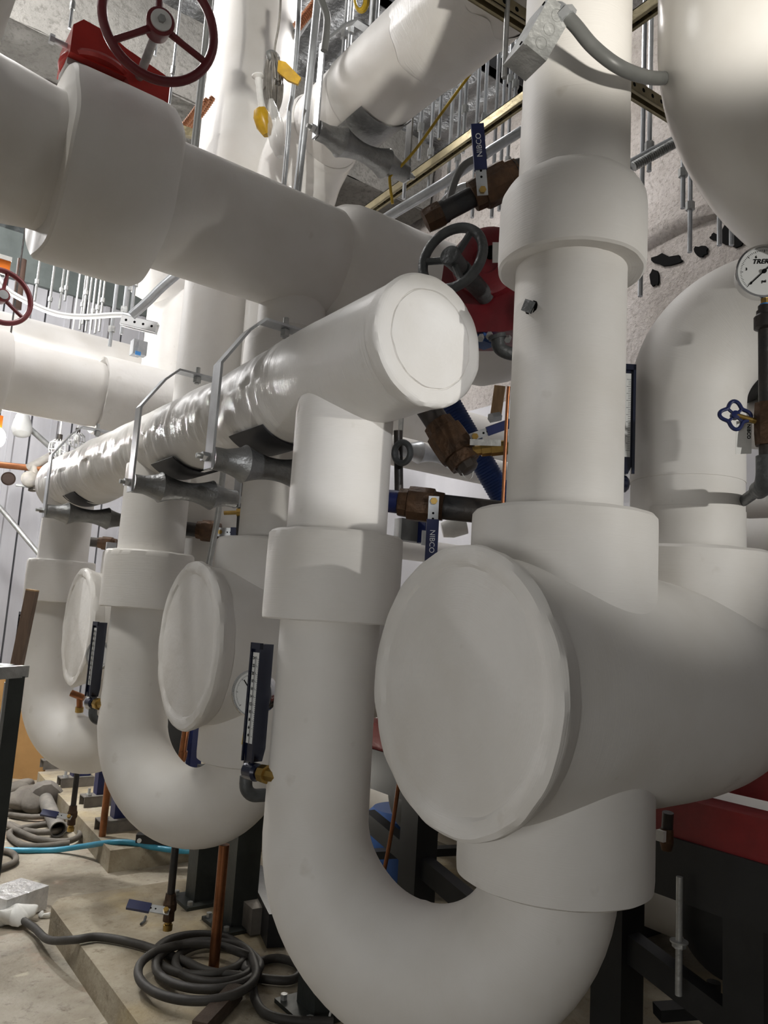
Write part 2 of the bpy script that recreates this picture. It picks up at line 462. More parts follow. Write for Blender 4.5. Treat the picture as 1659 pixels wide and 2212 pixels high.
# ---- drop legs with return bends
def leg(root, x, y, px, py, zc=.80, fat=.018):
    build('riser_jacket', MB().lathe([(1.43, .1185), (1.5, .1182), (1.62, .1175), (1.70, .118), (1.76, .118)], (x, y, 0), (0, 0, 1), 72), 'lagging_cloth', root)
    build('flange_cover', MB().lathe([(1.240, .10), (1.2385, .154), (1.242, .158), (1.262, .159), (1.30, .1588), (1.36, .1592), (1.42, .159), (1.436, .158), (1.442, .153), (1.4425, .118)], (x, y, 0), (0, 0, 1), 90, (False, False), rf=soft_edge(.0016, 3, x)), 'lagging_cloth', root)
    e = V((px-x, py-y, 0)); Lh = e.length/2; e.normalize()
    mid = V((x, y, zc))+e*Lh
    pts = [V((x, y, z)) for z in [1.26+(zc+.04-1.26)*k/7 for k in range(8)]]
    rad = [.1155]*6+[.116, .117]
    bend = arc(mid, -e, (0, 0, -1), Lh, 0, PI, 34)
    for i, p in enumerate(bend):
        k = math.sin(PI*i/34); pts.append(p); rad.append(.1175+fat*k+.006*i/34)
    pts += [V((px, py, zc+.04)), V((px, py, zc+.08))]; rad += [.123, .123]
    def wob(i, l, th, r):
        return r + .0014*nrm(l*6, math.cos(th), math.sin(th)) + (.0016 if 0 < (l-.43) < .012 or 0 < (l-.86) < .01 else 0)
    build('return_bend', MB().tube(pts, rad, 84, rf=wob), 'lagging_smooth', root)
for i, lab in enumerate(('white lagged drop leg and return bend filling the bottom centre, nearest to camera',
                         'white lagged drop leg and return bend with blue handled drain valve over black hose coil',
                         'white lagged drop leg and return bend farthest left, behind leaning wood batten')):
    y = LY+DY*i
    if i == 0:
        t0 = thing('drop_leg', lab, 'pipe', (LX, LY, 0), 'drop legs hanging from the low header')
        leg(t0, LX, LY, PX, PY)
    else:
        t0 = thing('drop_leg', lab, 'pipe', (LX, y, 0), 'drop legs hanging from the low header')
        leg(t0, LX, y, PX, PY+DY*i, .855, .007)
# ---- pump casings
def casing(root, x, y):
    z = 1.137; R = .244; axd = V((math.cos(-.035), math.sin(-.035), 0)); axc = V((x, y, z))
    def lump(i, tt, th, r):
        k = .004*min(1, r/.15)*nrm(math.cos(th)*2, math.sin(th)*2, tt*3)
        return (r+k, tt)
    prof = [(-.262, .22), (-.250, .238), (-.235, .245), (-.20, .243), (-.1, R), (0, R), (.1, R), (.2, R-.001), (.3, R-.002), (.37, R-.004)]
    prof += [(.37+.30*math.sin(a), (R-.006)*math.cos(a)**.8) for a in [PI/2*i/12 for i in range(1, 12)]]+[(.67, .002)]
    build('body_jacket', MB().lathe(prof, axc, axd, 96, rf=lump), 'lagging_smooth', root)
    cp = [(.05, .2), (.03, .247), (.0, .258), (-.012, .262), (-.022, .260), (-.0275, .252), (-.029, .238), (-.0275, .227), (-.0235, .220), (-.0245, .212), (-.026, .15), (-.0265, .08), (-.027, .001)]
    def rim(i, tt, th, r):
        k = (1 if 1 < i < 9 else .3)*min(1, (r/.12)**2)
        return (r+.0035*k*nrm(math.cos(th)*3, math.sin(th)*3, i*.4, 1.6), tt+.0028*k*nrm(math.cos(th)*4, math.sin(th)*4, i*.7, 1.3))
    build('end_cap', MB().lathe(cp, axc-axd*.245, axd, 120, rf=rim), 'lagging_plaster', root)
    build('top_neck', MB().lathe([(1.22, .19), (1.30, .188), (1.335, .187), (1.40, .187), (1.46, .1868), (1.481, .186), (1.488, .180), (1.489, .1)], (x, y, 0), (0, 0, 1), 90, (False, False), rf=soft_edge(.0015, 2, 2)), 'lagging_cloth', root)
    build('bottom_neck', MB().lathe([(.782, .11), (.777, .180), (.781, .1865), (.80, .188), (.88, .188), (.97, .187), (1.02, .187)], (x, y, 0), (0, 0, 1), 90, (False, False), rf=soft_edge(.0012, 2, 7)), 'lagging_smooth', root)
for i, lab in enumerate(('large white lagged pump casing with round blank end, right of centre beside nearest drop leg',
                         'white lagged pump casing with round end between the two nearer drop legs',
                         'small looking far white pump casing, bright wrinkled round end behind the second drop leg')):
    if i == 0:
        t0 = thing('pump_casing', lab, 'pump casing', (PX, PY, 0), 'lagged pump casings')
        casing(t0, PX, PY)
    else: copy_tree(t0, (0, DY*i, 0), lab)
# ---- risers out of the casings
def riser(root, x, y, top):
    build('pipe_jacket', MB().lathe([(1.47, .1185), (1.6, .1185), (1.8, .118), (2.03, .118)], (x, y, 0), (0, 0, 1), 72), 'lagging_cloth', root)
    build('valve_cover', MB().lathe([(2.020, .10), (2.0175, .150), (2.022, .1555), (2.04, .157), (2.10, .157), (2.16, .1565), (2.18, .154), (2.196, .145), (2.218, .1215), (2.222, .115)], (x, y, 0), (0, 0, 1), 90, (False, False), rf=soft_edge(.0013, 2, 1)), 'lagging_cloth', root)
    build('upper_jacket', MB().lathe([(2.21, .1195), (2.3, .1190), (2.377, .1188), (2.378, .1178), (2.45, .118), (2.47, .1182), (2.4705, .1174), (2.6, .1175), (top, .1175)], (x, y, 0), (0, 0, 1), 72), 'lagging_cloth', root)
for i, lab in enumerate(('tall white lagged riser right of centre, wide collar and small square plug',
                         'white lagged riser behind the low header, standing on second pump casing',
                         'white lagged riser standing on the farthest pump casing')):
    t = thing('riser_pipe', lab, 'pipe', (PX, PY+DY*i, 1.47), 'risers on the pump casings')
    riser(t, PX, PY+DY*i, 3.3 if i == 0 else 2.62) if i < 2 else build('pipe_jacket', MB().lathe([(1.47, .1185), (1.6, .1185), (1.94, .118)], (PX, PY+DY*i, 0), (0, 0, 1), 48), 'lagging_cloth', t)
    if i == 0:
        pc = onY(1147, 664, PY-.06); r_ = ray(1147, 664)
        o = V((C0.x-PX, C0.y-PY, 0)); d2 = V((r_.x, r_.y, 0)); a = d2.dot(d2); b = 2*o.dot(d2); c = o.dot(o)-.118**2
        tt = (-b-math.sqrt(b*b-4*a*c))/(2*a); pc = C0+r_*tt
        nn = V((pc.x-PX, pc.y-PY, 0)).normalized()
        h = build('port_hole', MB().lathe([(.0005, .001), (.0008, .0145), (.0, .017)], pc-nn*.001, nn, 20, (True, False)), 'ink_black', t)
        build('square_plug', MB().box(pc+nn*.006, (.016, .02, .024), Matrix((V((0, 0, 1)).cross(nn), nn, V((0, 0, 1)))).transposed() @ Matrix.Rotation(.5, 3, 'Y')), 'iron_grey', h)
# ---- elbowed pipe on the casing's far end
EX, EY = 1.66, 1.05
t = thing('elbow_pipe', 'white lagged pipe at right bending over at the top, behind the tall riser', 'pipe', (EX, EY, 1.3))
build('flange_cover', MB().lathe([(1.22, .195), (1.30, .195), (1.43, .1945), (1.448, .193), (1.455, .185), (1.456, .12)], (EX, EY, 0), (0, 0, 1), 80, (False, False), rf=soft_edge(.0015, 2, 5)), 'lagging_cloth', t)
d = V((.35, -.94, 0)).normalized(); ER = .20
pts = [V((EX, EY, z)) for z in (1.44, 1.5, 1.55, 1.5505, 1.62, 1.6205, 1.7, 1.7005, 1.80)]
rad = [.1315, .1312, .1312, .1296, .1296, .1312, .1312, .130, .132]
bend = arc(V((EX, EY, 1.83))+d*ER, -d, (0, 0, 1), ER, 0, PI/2, 24)
pts += bend; rad += [.134+.006*math.sin(PI*i/24) for i in range(25)]
pts += [bend[-1]+d*.1, bend[-1]+d*.5]; rad += [.132, .132]
build('pipe_jacket', MB().tube(pts, rad, 84), 'lagging_smooth', t)
# ---- overhead pipe from upper left
UY, UZ = 2.28, 2.5
x_a = onY(108, 330, UY).x; x_b = onY(330, 400, UY).x; x_s = onY(722, 560, UY).x
t = thing('overhead_pipe', 'thick grey shaded overhead lagged pipe crossing the upper left with wide collar', 'pipe', (x_s, UY, UZ))
build('pipe_jacket', MB().tube([(x_a-.16, UY, UZ), (x_b-.05, UY, UZ), ((x_b+x_s)/2, UY, UZ), (x_s+.02, UY, UZ)], [.199]*4, 96), 'lagging_smooth', t)
build('valve_cover', MB().lathe([(x_a, .19), (x_a+.002, .268), (x_a+.01, .276), (x_a+.04, .279), ((x_a+x_b)/2, .280), (x_b-.05, .279), (x_b-.015, .274), (x_b, .262), (x_b+.004, .20)], (0, UY, UZ), (1, 0, 0), 96, (False, False), rf=lambda i, tt, th, r: (r+.003*nrm(math.cos(th)*2, math.sin(th)*2, i*.3), tt+.006*nrm(math.cos(th)*2, math.sin(th)*2, i*.2))), 'lagging_smooth', t)
xe = x_s+.62
build('fitting_cover', MB().lathe([(x_s-.05, .195), (x_s-.04, .210), (x_s-.015, .228), (x_s+.02, .238), (x_s+.08, .241), (x_s+.3, .240), (x_s+.5, .250), (x_s+.68, .252), (x_s+.80, .245), (x_s+.92, .20), (x_s+1.0, .13), (x_s+1.02, .002)], (0, UY, UZ), (1, 0, 0), 96, (False, True), rf=lambda i, tt, th, r: (r+.0025*nrm(math.cos(th)*2, math.sin(th)*2, tt*3), tt+.006*nrm(math.cos(th)*3, math.sin(th)*3, i*.1))), 'lagging_smooth', t)
# near elbow: turns toward the camera overhead
e1 = onZ(140, 0, UZ); xr = e1.x
rn = .235
cx_ = xr - rn*1.0
bend = arc((x_a-.02-.28, UY-.30, UZ), (0, 1, 0), (-1, 0, 0), .30, 0, PI/2, 16)
t2 = thing('overhead_elbow_pipe', 'dark grey lagged pipe turning overhead at the top left corner, nearest camera', 'pipe', (x_a-.3, UY, UZ))
NX = onZ(70, 170, UZ-.02).x-.245
pp = [V((x_a-.02, UY, UZ))] + arc((x_a-.14, UY-.30, UZ), (0, 1, 0), (-1, 0, 0), .30, 0, PI/2, 14) + [V((x_a-.44, .9, UZ)), V((x_a-.44, 0.2, UZ))]
build('elbow_jacket', MB().tube(pp, [.199]+[.215+.018*i/14 for i in range(15)]+[.235, .235], 80), 'lagging_smooth', t2)
# ---- tall vertical pipe behind
VX, VYY, VR = 1.315, 3.09, .194
t = thing('tall_vertical_pipe', 'tall bright white vertical pipe behind the overhead pipe, cable coil hanging on it', 'pipe', (VX, VYY, 1.45))
build('pipe_jacket', MB().lathe([(1.3, VR), (1.452, VR), (2.2, VR), (2.9, VR), (3.3, VR), (3.62, VR), (3.625, VR-.002), (5.0, VR)], (VX, VYY, 0), (0, 0, 1), 80), 'lagging_smooth', t)
build('bottom_elbow', MB().tube([V((VX, VYY, 1.35))]+arc((VX+.24, VYY, 1.25), (-1, 0, 0), (0, 0, -1), .24, 0, PI/2, 14)+[V((2.3, VYY, 1.01))], VR, 64), 'lagging_smooth', t)
# ---- high pipe on roller hanger
GX, GZ, GR = 1.415, 3.185, .160
ye_ = 2.62
t = thing('high_pipe', 'high pale lagged pipe at top centre resting on grey roller hanger, elbow turned down', 'pipe', (GX, ye_, GZ))
build('pipe_jacket', MB().lathe([(-.25, GR), (.3, GR), (1.2, GR), (ye_-.28-.09, GR), (ye_-.28-.085, GR-.006), (ye_-.10, GR-.006)], (GX, 0, GZ), (0, 1, 0), 80), 'lagging_smooth', t)
bend = arc((GX, ye_-.12, GZ-.24), (0, 0, 1), (0, 1, 0), .24, 0, PI/2, 20)
build('elbow_cover', MB().tube(bend+[bend[-1]+V((0, 0, -.06)), bend[-1]+V((0, 0, -.4)), bend[-1]+V((0, 0, -.75))], [.156]+[.166+.010*math.sin(PI*i/19) for i in range(20)]+[.160, .158, .158], 72, rf=lambda i, l, th, r: r+.004*nrm(l*9, math.cos(th)*2, math.sin(th)*2)), 'lagging_gloss', t)
build('loose_wrap', MB().lathe([(-.05, .163), (0, .166), (.12, .167), (.25, .166), (.27, .162)], (GX, 1.60, GZ), (0, 1, 0), 90, (False, False), rf=lambda i, tt, th, r: (r+.006*nrm(math.cos(th)*4, math.sin(th)*4, tt*10), tt+.03*nrm(math.cos(th)*2, math.sin(th)*2, i))), 'lagging_paper', t)
# ---- near elbow at top right
BX, BY, BR = 1.462, .762, .205
t = thing('near_elbow_pipe', 'glossy white elbow pipe hanging in the top right corner, close to camera', 'pipe', (BX, BY, 2.0))
RB = .38
dd = V((.86, -.5, 0)).normalized(); bc = V((BX, BY, 2.56))+dd*RB
bend = arc(bc, -dd, (0, 0, -1), RB, 0, PI/2, 26)
build('elbow_jacket', MB().tube([V((BX, BY, 3.6)), V((BX, BY, 3.0)), V((BX, BY, 2.6))]+bend+[bend[-1]+dd*.3, bend[-1]+dd*.9], [BR]*3+[BR+.006*math.sin(PI*i/26) for i in range(27)]+[BR]*2, 96), 'lagging_gloss', t)
# ---- mid-left pipe with collars
QY, QZ, QR = 4.15, 2.345, .176
xq = onY(212, 850, QY).x; xq0 = onY(14, 780, QY).x
t = thing('side_pipe', 'white lagged pipe running left to right at mid left with a flared cover', 'pipe', (xq, QY, QZ))
build('pipe_jacket', MB().lathe([(xq0-1.2, QR), (xq0, QR), (xq-.12, QR), (xq-.05, QR+.003), (xq, QR-.006), (xq+.05, QR)], (0, QY, QZ), (1, 0, 0), 72), 'lagging_smooth', t)
build('flared_cover', MB().lathe([(xq+.01, QR-.01), (xq-.006, QR+.012), (xq-.006, QR+.030), (xq+.004, QR+.036), (xq+.03, QR+.039), (xq+.4, QR+.040), (xq+.9, QR+.04), (xq+.92, .02)], (0, QY, QZ), (1, 0, 0), 84, (False, True), rf=soft_edge(.004, 2, 3)), 'lagging_plaster', t)
build('edge_collar', MB().lathe([(xq0-.5, QR+.02), (xq0-.45, QR+.040), (xq0-.02, QR+.040), (xq0, QR+.03), (xq0+.004, QR-.01)], (0, QY, QZ), (1, 0, 0), 72, rf=soft_edge(.003, 2, 8)), 'lagging_cloth', t)
# ---- brightly lit pipe behind it
t = thing('lit_pipe', 'brilliantly lit white pipe beyond the side pipe at the left', 'pipe', (1.2, 5.45, 2.5))
p0 = onY(25, 664, 5.2); LZ = p0.z-.24
build('pipe_jacket', MB().tube([(-1.2, 5.45, LZ-.02), (.6, 5.45, LZ), (2.2, 5.45, LZ)], [.27]*3, 64), 'lagging_smooth', t)
# ---- distant vertical pipe with round cap
DX, DYY = onY(392, 640, 4.9).x, 4.9
t = thing('distant_vertical_pipe', 'distant white vertical pipe with rounded branch, left of the tall vertical pipe', 'pipe', (DX, DYY, 1.9))
build('pipe_jacket', MB().lathe([(.0, .21), (2.6, .21), (3.6, .21)], (DX, DYY, 0), (0, 0, 1), 56), 'lagging_smooth', t)
pb = onY(335, 612, DYY)
build('branch_cap', MB().lathe([(-.05, .19), (.12, .19), (.2, .185), (.25, .16), (.28, .11), (.29, .002)], V((DX-.10, DYY-.04, pb.z+.03)), (-.85, -.3, 0), 48), 'lagging_smooth', t)
# ================================================================== hangers
def hanger(root, x, y, z, a, top, rr, saddle_r, zc, w=.048, sang=(-2.3, -.85), sdrop=0):
    b = a*.62
    path = [(x-a, y, z-.03), (x-a, y, top-.155), (x-b, y, top-.045), (x-b*.62, y, top), (x+b*.62, y, top), (x+b, y, top-.045), (x+a, y, top-.155), (x+a, y, z-.03)]
    build('yoke', MB().strip(path, (0, 1, 0), w, .007), 'galvanised_bright', root, angle=20)
    L = 2*a-.012; h = L/2
    prof = []
    for i in range(41):
        s = -1+2*i/40; u = abs(s)
        if u <= .5: r = rr*(.62+.42*(u/.5)**2)
        else: r = rr*(1.04-.42*min(1, ((u-.5)/.30))**.6)
        prof.append((s*h, r))
    build('roller', MB().lathe(prof, (x, y, z), (1, 0, 0), 36), 'cast_grey', root, angle=25)
    for s in (-1, 1):
        n = build('nut', MB().hexp((x+s*(a+.004), y, z), (x+s*(a+.022), y, z), .0135), 'steel_polished' if s < 0 else 'galvanised', root)
        build('bolt_end', MB().cyl((x+s*(a+.02), y, z), (x+s*(a+.036), y, z), .0075, 12), 'galvanised', n)
    build('top_rod', MB().cyl((x, y, top-.03), (x, y, top+.03), .008, 10).hexp((x, y, top-.025), (x, y, top-.006), .014), 'galvanised', root)
    if saddle_r:
        n = 20; rings = []
        for i in range(n+1):
            an = sang[0]+(sang[1]-sang[0])*i/n
            c, s_ = math.cos(an), math.sin(an)
            q = []
            for (rr_, yy) in ((saddle_r, -.10), (saddle_r+.0035, -.10), (saddle_r+.0035, .10), (saddle_r, .10)):
                q.append((x+c*rr_, y+yy, zc+s_*rr_))
            rings.append(q)
        build('saddle', MB().ring_strip(rings), 'rubber_dark' if sdrop == 0 else 'cast_grey', root)
for i, (hy, lab) in enumerate(((1.875, 'galvanised roller hanger on the low header nearest the camera, left of the nearest riser'),
                               (2.50, 'galvanised roller hanger on the low header above the second drop leg'),
                               (3.68, 'galvanised roller hanger nearest the far rounded end of the low header'))):
    if i == 0:
        h0 = thing('roller_hanger', lab, 'pipe hanger', (LX, hy, 1.643), 'roller hangers on the low header')
        hanger(h0, LX, hy, 1.643, .19, 2.052, .050, .143, HZ)
    else: copy_tree(h0, (0, hy-1.875, 0), lab)
hp = onX(677, 277, GX-.215)
t = thing('roller_hanger', 'grey roller hanger carrying the high pipe at top centre', 'pipe hanger', (GX, hp.y, GZ-.2))
hanger(t, GX, hp.y, hp.z, .205, GZ+.26, .054, GR+.004, GZ, .034, (-2.12, -.6), 1)
build('long_rod', MB().cyl((GX, hp.y, GZ+.26), (GX, hp.y, 5.0), .008, 10), 'galvanised', t)

# ================================================================== handwheels and gear operators
def wheel(root, c, n, R, r, m, phase=0.0, up=None, hub=(.045, .05), flat=1.0, nspoke=3, twist=0):
    ux, uy, n = basis(n, up)
    w = build('handwheel', MB().torus(c, n, R, r, 56, 12, flat), m, root)
    for k in range(nspoke):
        a = phase+2*PI*k/nspoke; d = ux*math.cos(a)+uy*math.sin(a)
        build('spoke', MB().tube([V(c)+d*hub[0]*.6-n*.004, V(c)+d*(R*.5)-n*.004, V(c)+d*R], [r*.80, r*.7, r*.72], 10), m, w)
    build('hub', MB().lathe([(-hub[1], hub[0]*.7), (-hub[1]*.8, hub[0]*.85), (-.01, hub[0]*.9), (.006, hub[0]), (.016, hub[0]), (.019, hub[0]*.9), (.019, .001)], c, n, 28), m, w)
    return w, n
def gearbox_red(root, c):
    c = V(c)
    b = MB()
    ol = [(-.13, 0), (-.13, .085), (-.105, .115), (-.03, .110), (.02, .090), (.14, .065), (.16, .055), (.16, -.03), (.05, -.03), (.03, 0)]
    b.prism(ol, c+V((0, -.075, 0)), (1, 0, 0), (0, 0, 1), (0, .15, 0))
    build('gear_housing', b, 'red_paint', root, angle=25)
    build('housing_lip', MB().lathe([(-.004, .02), (-.004, .10), (.006, .104), (.016, .10), (.018, .03)], c+V((-.04, 0, .008)), (0, 0, 1), 40), 'red_paint', root)
    build('mounting_plate', MB().box(c+V((-.01, -.0, -.012)), (.24, .10, .02)), 'galvanised', root)
    build('stop_bolt', MB().cyl(c+V((-.13, -.02, .05)), c+V((-.17, -.02, .05)), .008, 12).hexp(c+V((-.165, -.02, .05)), c+V((-.178, -.02, .05)), .014), 'galvanised_bright', root)
gz_ = UZ+.288
g = onY(300, 168, UY-.10)
gc = onY(236, 168, UY-.03); gc.z = gz_
wc = onY(345, 52, UY-.42)
t = thing('gear_operator', 'big dark red handwheel with bright red gearbox on top of the overhead pipe', 'valve operator', gc)
gearbox_red(t, gc)
n = (wc-g).normalized()
build('stem', MB().cyl(g-n*.01, wc-n*.02, .0125, 16), 'galvanised', t)
w, n = wheel(t, wc, n, .142, .0125, 'wheel_red', 1.72, None, (.036, .05))
build('hub_washer', MB().lathe([(.018, .027), (.024, .0265), (.0245, .001)], wc, n, 28), 'dial_white', w)
build('hub_bolt', MB().hexp(wc+n*.022, wc+n*.034, .010), 'galvanised', w)

wc = onY(4, 640, QY-.35)
t = thing('gear_operator', 'small red handwheel cut by the left frame edge above the side pipe', 'valve operator', wc+V((0, .3, -.2)))
n = V((.15, -1, .12)).normalized()
w, n = wheel(t, wc, n, .128, .0125, 'wheel_red', 1.45, None, (.032, .04))
build('hub_washer', MB().lathe([(.018, .022), (.024, .0215), (.0245, .001)], wc, n, 24), 'galvanised_bright', w)
build('stem', MB().cyl(wc-n*.02, wc-n*.30, .012, 14), 'galvanised', t)
build('gear_housing', MB().box(wc-n*.32+V((-.06, 0, -.04)), (.22, .12, .14)), 'red_paint', t)
lb = onY(5, 572, QY-.1)
t = solo('caution_label', MB().box(lb, (.07, .012, .06)), 'orange_label', 'small orange and white caution label at the left edge above the red wheel', 'label')
build('white_band', MB().box(lb+V((0, -.007, -.036)), (.075, .012, .028)), 'label_white', t)
build('white_band', MB().box(lb+V((0, -.007, .036)), (.075, .012, .022)), 'label_white', t)

wc = at(977, 558, 1.93)
t = thing('gear_operator', 'dark grey cast handwheel on dark red gear housing left of the tall riser', 'valve operator', wc+V((.25, .1, -.15)))
n = V((-.93, -.36, .10)).normalized()
w, n = wheel(t, wc, n, .084, .0128, 'iron_grey', .95, None, (.026, .05), 1.0)
hc = wc-n*.20
build('stem', MB().cyl(wc, hc, .012, 14), 'iron_grey', t)
build('shaft_sleeve', MB().cyl(wc-n*.05, hc, .024, 20), 'iron_grey', t)
hb = at(1062, 618, 2.16)
ux, uy, nn = basis((-.80, -.58, 0))
ol = [(-.12, -.15), (-.13, .02), (-.10, .10), (-.03, .135), (.07, .125), (.125, .06), (.135, -.06), (.12, -.13), (.05, -.155), (-.05, -.16)]
build('gear_housing', MB().prism(ol, hb-nn*.09, -ux, uy, nn*.15), 'wheel_red', t, angle=30)
build('housing_cover', MB().lathe([(.06, .10), (.085, .098), (.092, .085), (.092, .04), (.086, .036), (.086, .001)], hb+uy*.035+ux*.0, nn, 40), 'wheel_red', t)
build('shaft_hole', MB().lathe([(.0, .019), (.093, .019), (.095, .016), (.088, .014), (.088, .001)], hb+uy*.055+(-ux)*(-.012), nn, 24), 'ink_black', t)
s_ = at(1081, 545, 2.03)
build('sticker', MB().prism([(-.016, -.03), (.02, -.028), (.022, .03), (-.018, .026)], s_, -ux, uy, nn*.001), 'label_white', t)
for px, py in ((1040, 727), (1058, 722), (1098, 729)):
    c = at(px, py, 2.06); build('bolt', MB().hexp(c, c+nn*.012-V((0, 0, .012)), .009), 'galvanised', t)
pth = smooth_path([at(1075, 728, 2.05), at(1076, 745, 2.05), at(1085, 757, 2.05), at(1108, 765, 2.06), at(1150, 770, 2.1)], 6)
build('conduit_elbow', MB().tube(pth, .0175, 16).cyl(at(1073, 724, 2.05), at(1075, 732, 2.05), .024, 18), 'iron_grey', t)
build('blue_mark', MB().box(at(1045, 735, 2.12), (.05, .05, .03)), 'sign_blue', t)

# ================================================================== ball valves
def lever(root, piv, d, up_, L0, L1, w, m='handle_blue', text=None, tdir=1, side=None):
    """flat steel lever from pivot along d, then a plastic grip; face normal up_"""
    d = V(d).normalized(); up_ = V(up_); up_ = (up_-d*up_.dot(d)).normalized(); sd = d.cross(up_)
    p = V(piv)
    l = build('lever', MB().bar(p-d*.012, p+d*L0, w, .004, up_), 'galvanised_bright', root)
    n0 = build('lever_nut', MB().hexp(p, p+up_*.010, .009), 'brass', l)
    n0.name = 'lever_nut'
    for s in (.55, .8):
        build('rivet_hole', MB().cyl(p+d*L0*s+up_*.0019, p+d*L0*s+up_*.0024, .003, 10), 'ink_black', l)
    g = build('grip', MB().strip([p+d*(L0-.01)-up_*.001, p+d*(L0+.02), p+d*(L0+L1*.5), p+d*(L0+L1-.006), p+d*(L0+L1)], sd, w*1.18, .011), m, root, angle=25)
    if text:
        c = p+d*(L0+L1*.48)+up_*.0062
        lettering('lettering', text, c, d*tdir, up_.cross(d*tdir), w*.72, 'ink_white', g)
    return g
def hexbody(root, p, q, r, name='valve_body', m='bronze'):
    p, q = V(p), V(q); L = (q-p).length
    return build(name, MB().lathe([(0, r*.74), (0, r*.80), (.2*L, r*.84), (.22*L, r*.98), (.32*L, r*1.0), (.68*L, r*1.0), (.78*L, r*.98), (.80*L, r*.84), (L, r*.80), (L, r*.74)], p, q-p, 10), m, root, angle=25)
CAMV = -FW
# upper valve with NIBCO lever pointing up
a, b = at(928, 474, 2.0), at(1150, 357, 1.98); ax = (b-a)
t = thing('ball_valve', 'bronze ball valve with blue lever pointing up, left of the tall riser', 'valve', (a+b)/2)
build('pipe_stub', MB().lathe([(0, .030), (.045, .030), (.05, .027), (ax.length*.46, .027)], a, ax, 20), 'black_pipe', t)
build('union_nut', MB().lathe([(-.012, .018), (-.012, .031), (.02, .034), (.035, .033)], a, ax, 8), 'bronze', t, angle=25)
hexbody(t, a+ax*.42, a+ax*.86, .050)
build('reducer', MB().lathe([(ax.length*.84, .041), (ax.length*.88, .034), (ax.length*1.0, .026), (ax.length*1.8, .024)], a, ax, 20), 'black_pipe', t)
piv = at(1042, 412, 1.93)
lever(t, piv, ray(1031, 272)*1.0-ray(1042, 412), CAMV, .062, .105, .027, text='NIBCO', tdir=1)
# middle valve with lever hanging down
a, b = at(838, 1082, 2.02), at(1040, 1104, 1.98); ax = b-a
t = thing('ball_valve', 'bronze ball valve with blue lever hanging down behind the nearest drop leg', 'valve', (a+b)/2)
build('pipe_stub', MB().lathe([(-.1, .028), (ax.length*.16, .028)], a, ax, 20), 'black_pipe', t)
build('blue_sleeve', MB().lathe([(0, .030), (ax.length*.14, .031), (ax.length*.145, .02)], a, ax, 20), 'handle_blue', t)
hexbody(t, a+ax*.12, a+ax*.60, .046)
build('outlet_pipe', MB().lathe([(ax.length*.56, .033), (ax.length*2.0, .031)], a, ax, 20), 'black_pipe', t)
lever(t, at(937, 1082, 1.93), ray(931, 1200)-ray(937, 1082), CAMV, .056, .095, .026, text='NIBCO', tdir=1)
# diagonal valve with brass outlet
a, b = at(915, 868, 2.12), at(1016, 1018, 2.05); ax = b-a
t = thing('ball_valve', 'brown diagonal ball valve with brass outlet under the header end cap', 'valve', (a+b)/2)
build('pipe_stub', MB().lathe([(-.05, .034), (ax.length*.34, .034), (ax.length*.345, .02)], a, ax, 22), 'black_pipe', t)
hexbody(t, a+ax*.32, a+ax*.90, .054)
build('end_plug', MB().lathe([(ax.length*.88, .03), (ax.length*.98, .028), (ax.length*1.0, .02), (ax.length*1.0, .001)], a, ax, 8), 'black_pipe', t)
c = at(1013, 1030, 2.04); build('wire_loop', MB().tube([at(998, 1022, 2.04), at(1003, 1031, 2.04), at(1013, 1037, 2.04), at(1020, 1030, 2.04), at(1022, 1018, 2.04)], .0012, 6), 'galvanised', t)
build('brass_outlet', MB().lathe([(0, .014), (.03, .014), (.03, .018), (.055, .018), (.055, .020), (.10, .020), (.10, .014), (.16, .014)], at(1015, 975, 2.05), at(1095, 966, 2.05)-at(1015, 975, 2.05), 8), 'brass', t, angle=25)
lever(t, at(1025, 942, 2.02), ray(1092, 918)-ray(1025, 942), CAMV-UP*.2, .045, .09, .02)
build('spanner_lever', MB().bar(at(1015, 955, 2.0), at(1082, 957, 2.0), .016, .004, CAMV), 'galvanised', t)
# far valves
a, b = at(398, 1142, 3.05), at(480, 1150, 3.05); ax = b-a
t = thing('ball_valve', 'small bronze ball valve with silver and blue lever behind the second drop leg', 'valve', (a+b)/2)
build('pipe_stub', MB().lathe([(-.1, .028), (ax.length*.4, .028)], a, ax, 18), 'black_pipe', t)
hexbody(t, a+ax*.34, a+ax*.95, .044)
lever(t, at(476, 1149, 2.99), ray(520, 1151)-ray(476, 1149), CAMV, .05, .06, .034)
a, b = at(192, 1170, 4.2), at(252, 1176, 4.2); ax = b-a
t = thing('ball_valve', 'little orange brown ball valve between the two farther drop legs', 'valve', (a+b)/2)
build('pipe_stub', MB().lathe([(-.1, .026), (ax.length*.4, .026)], a, ax, 18), 'black_pipe', t)
hexbody(t, a+ax*.36, a+ax*.98, .038)
build('lever_plate', MB().box(at(240, 1180, 4.1), (.05, .02, .04)), 'galvanised_bright', t)
t = thing('brass_fitting', 'brass hose tee behind the header between the two nearer drop legs', 'fitting', at(510, 1105, 2.95))
build('tee_body', MB().lathe([(0, .008), (.05, .008), (.05, .018), (.07, .018), (.07, .011), (.1, .011)], at(484, 1108, 2.95), at(516, 1107, 2.95)-at(484, 1108, 2.95), 8), 'brass', t)
build('riser_tube', MB().cyl(at(514, 1170, 2.95), at(521, 1030, 2.95), .009, 12), 'black_pipe', t)
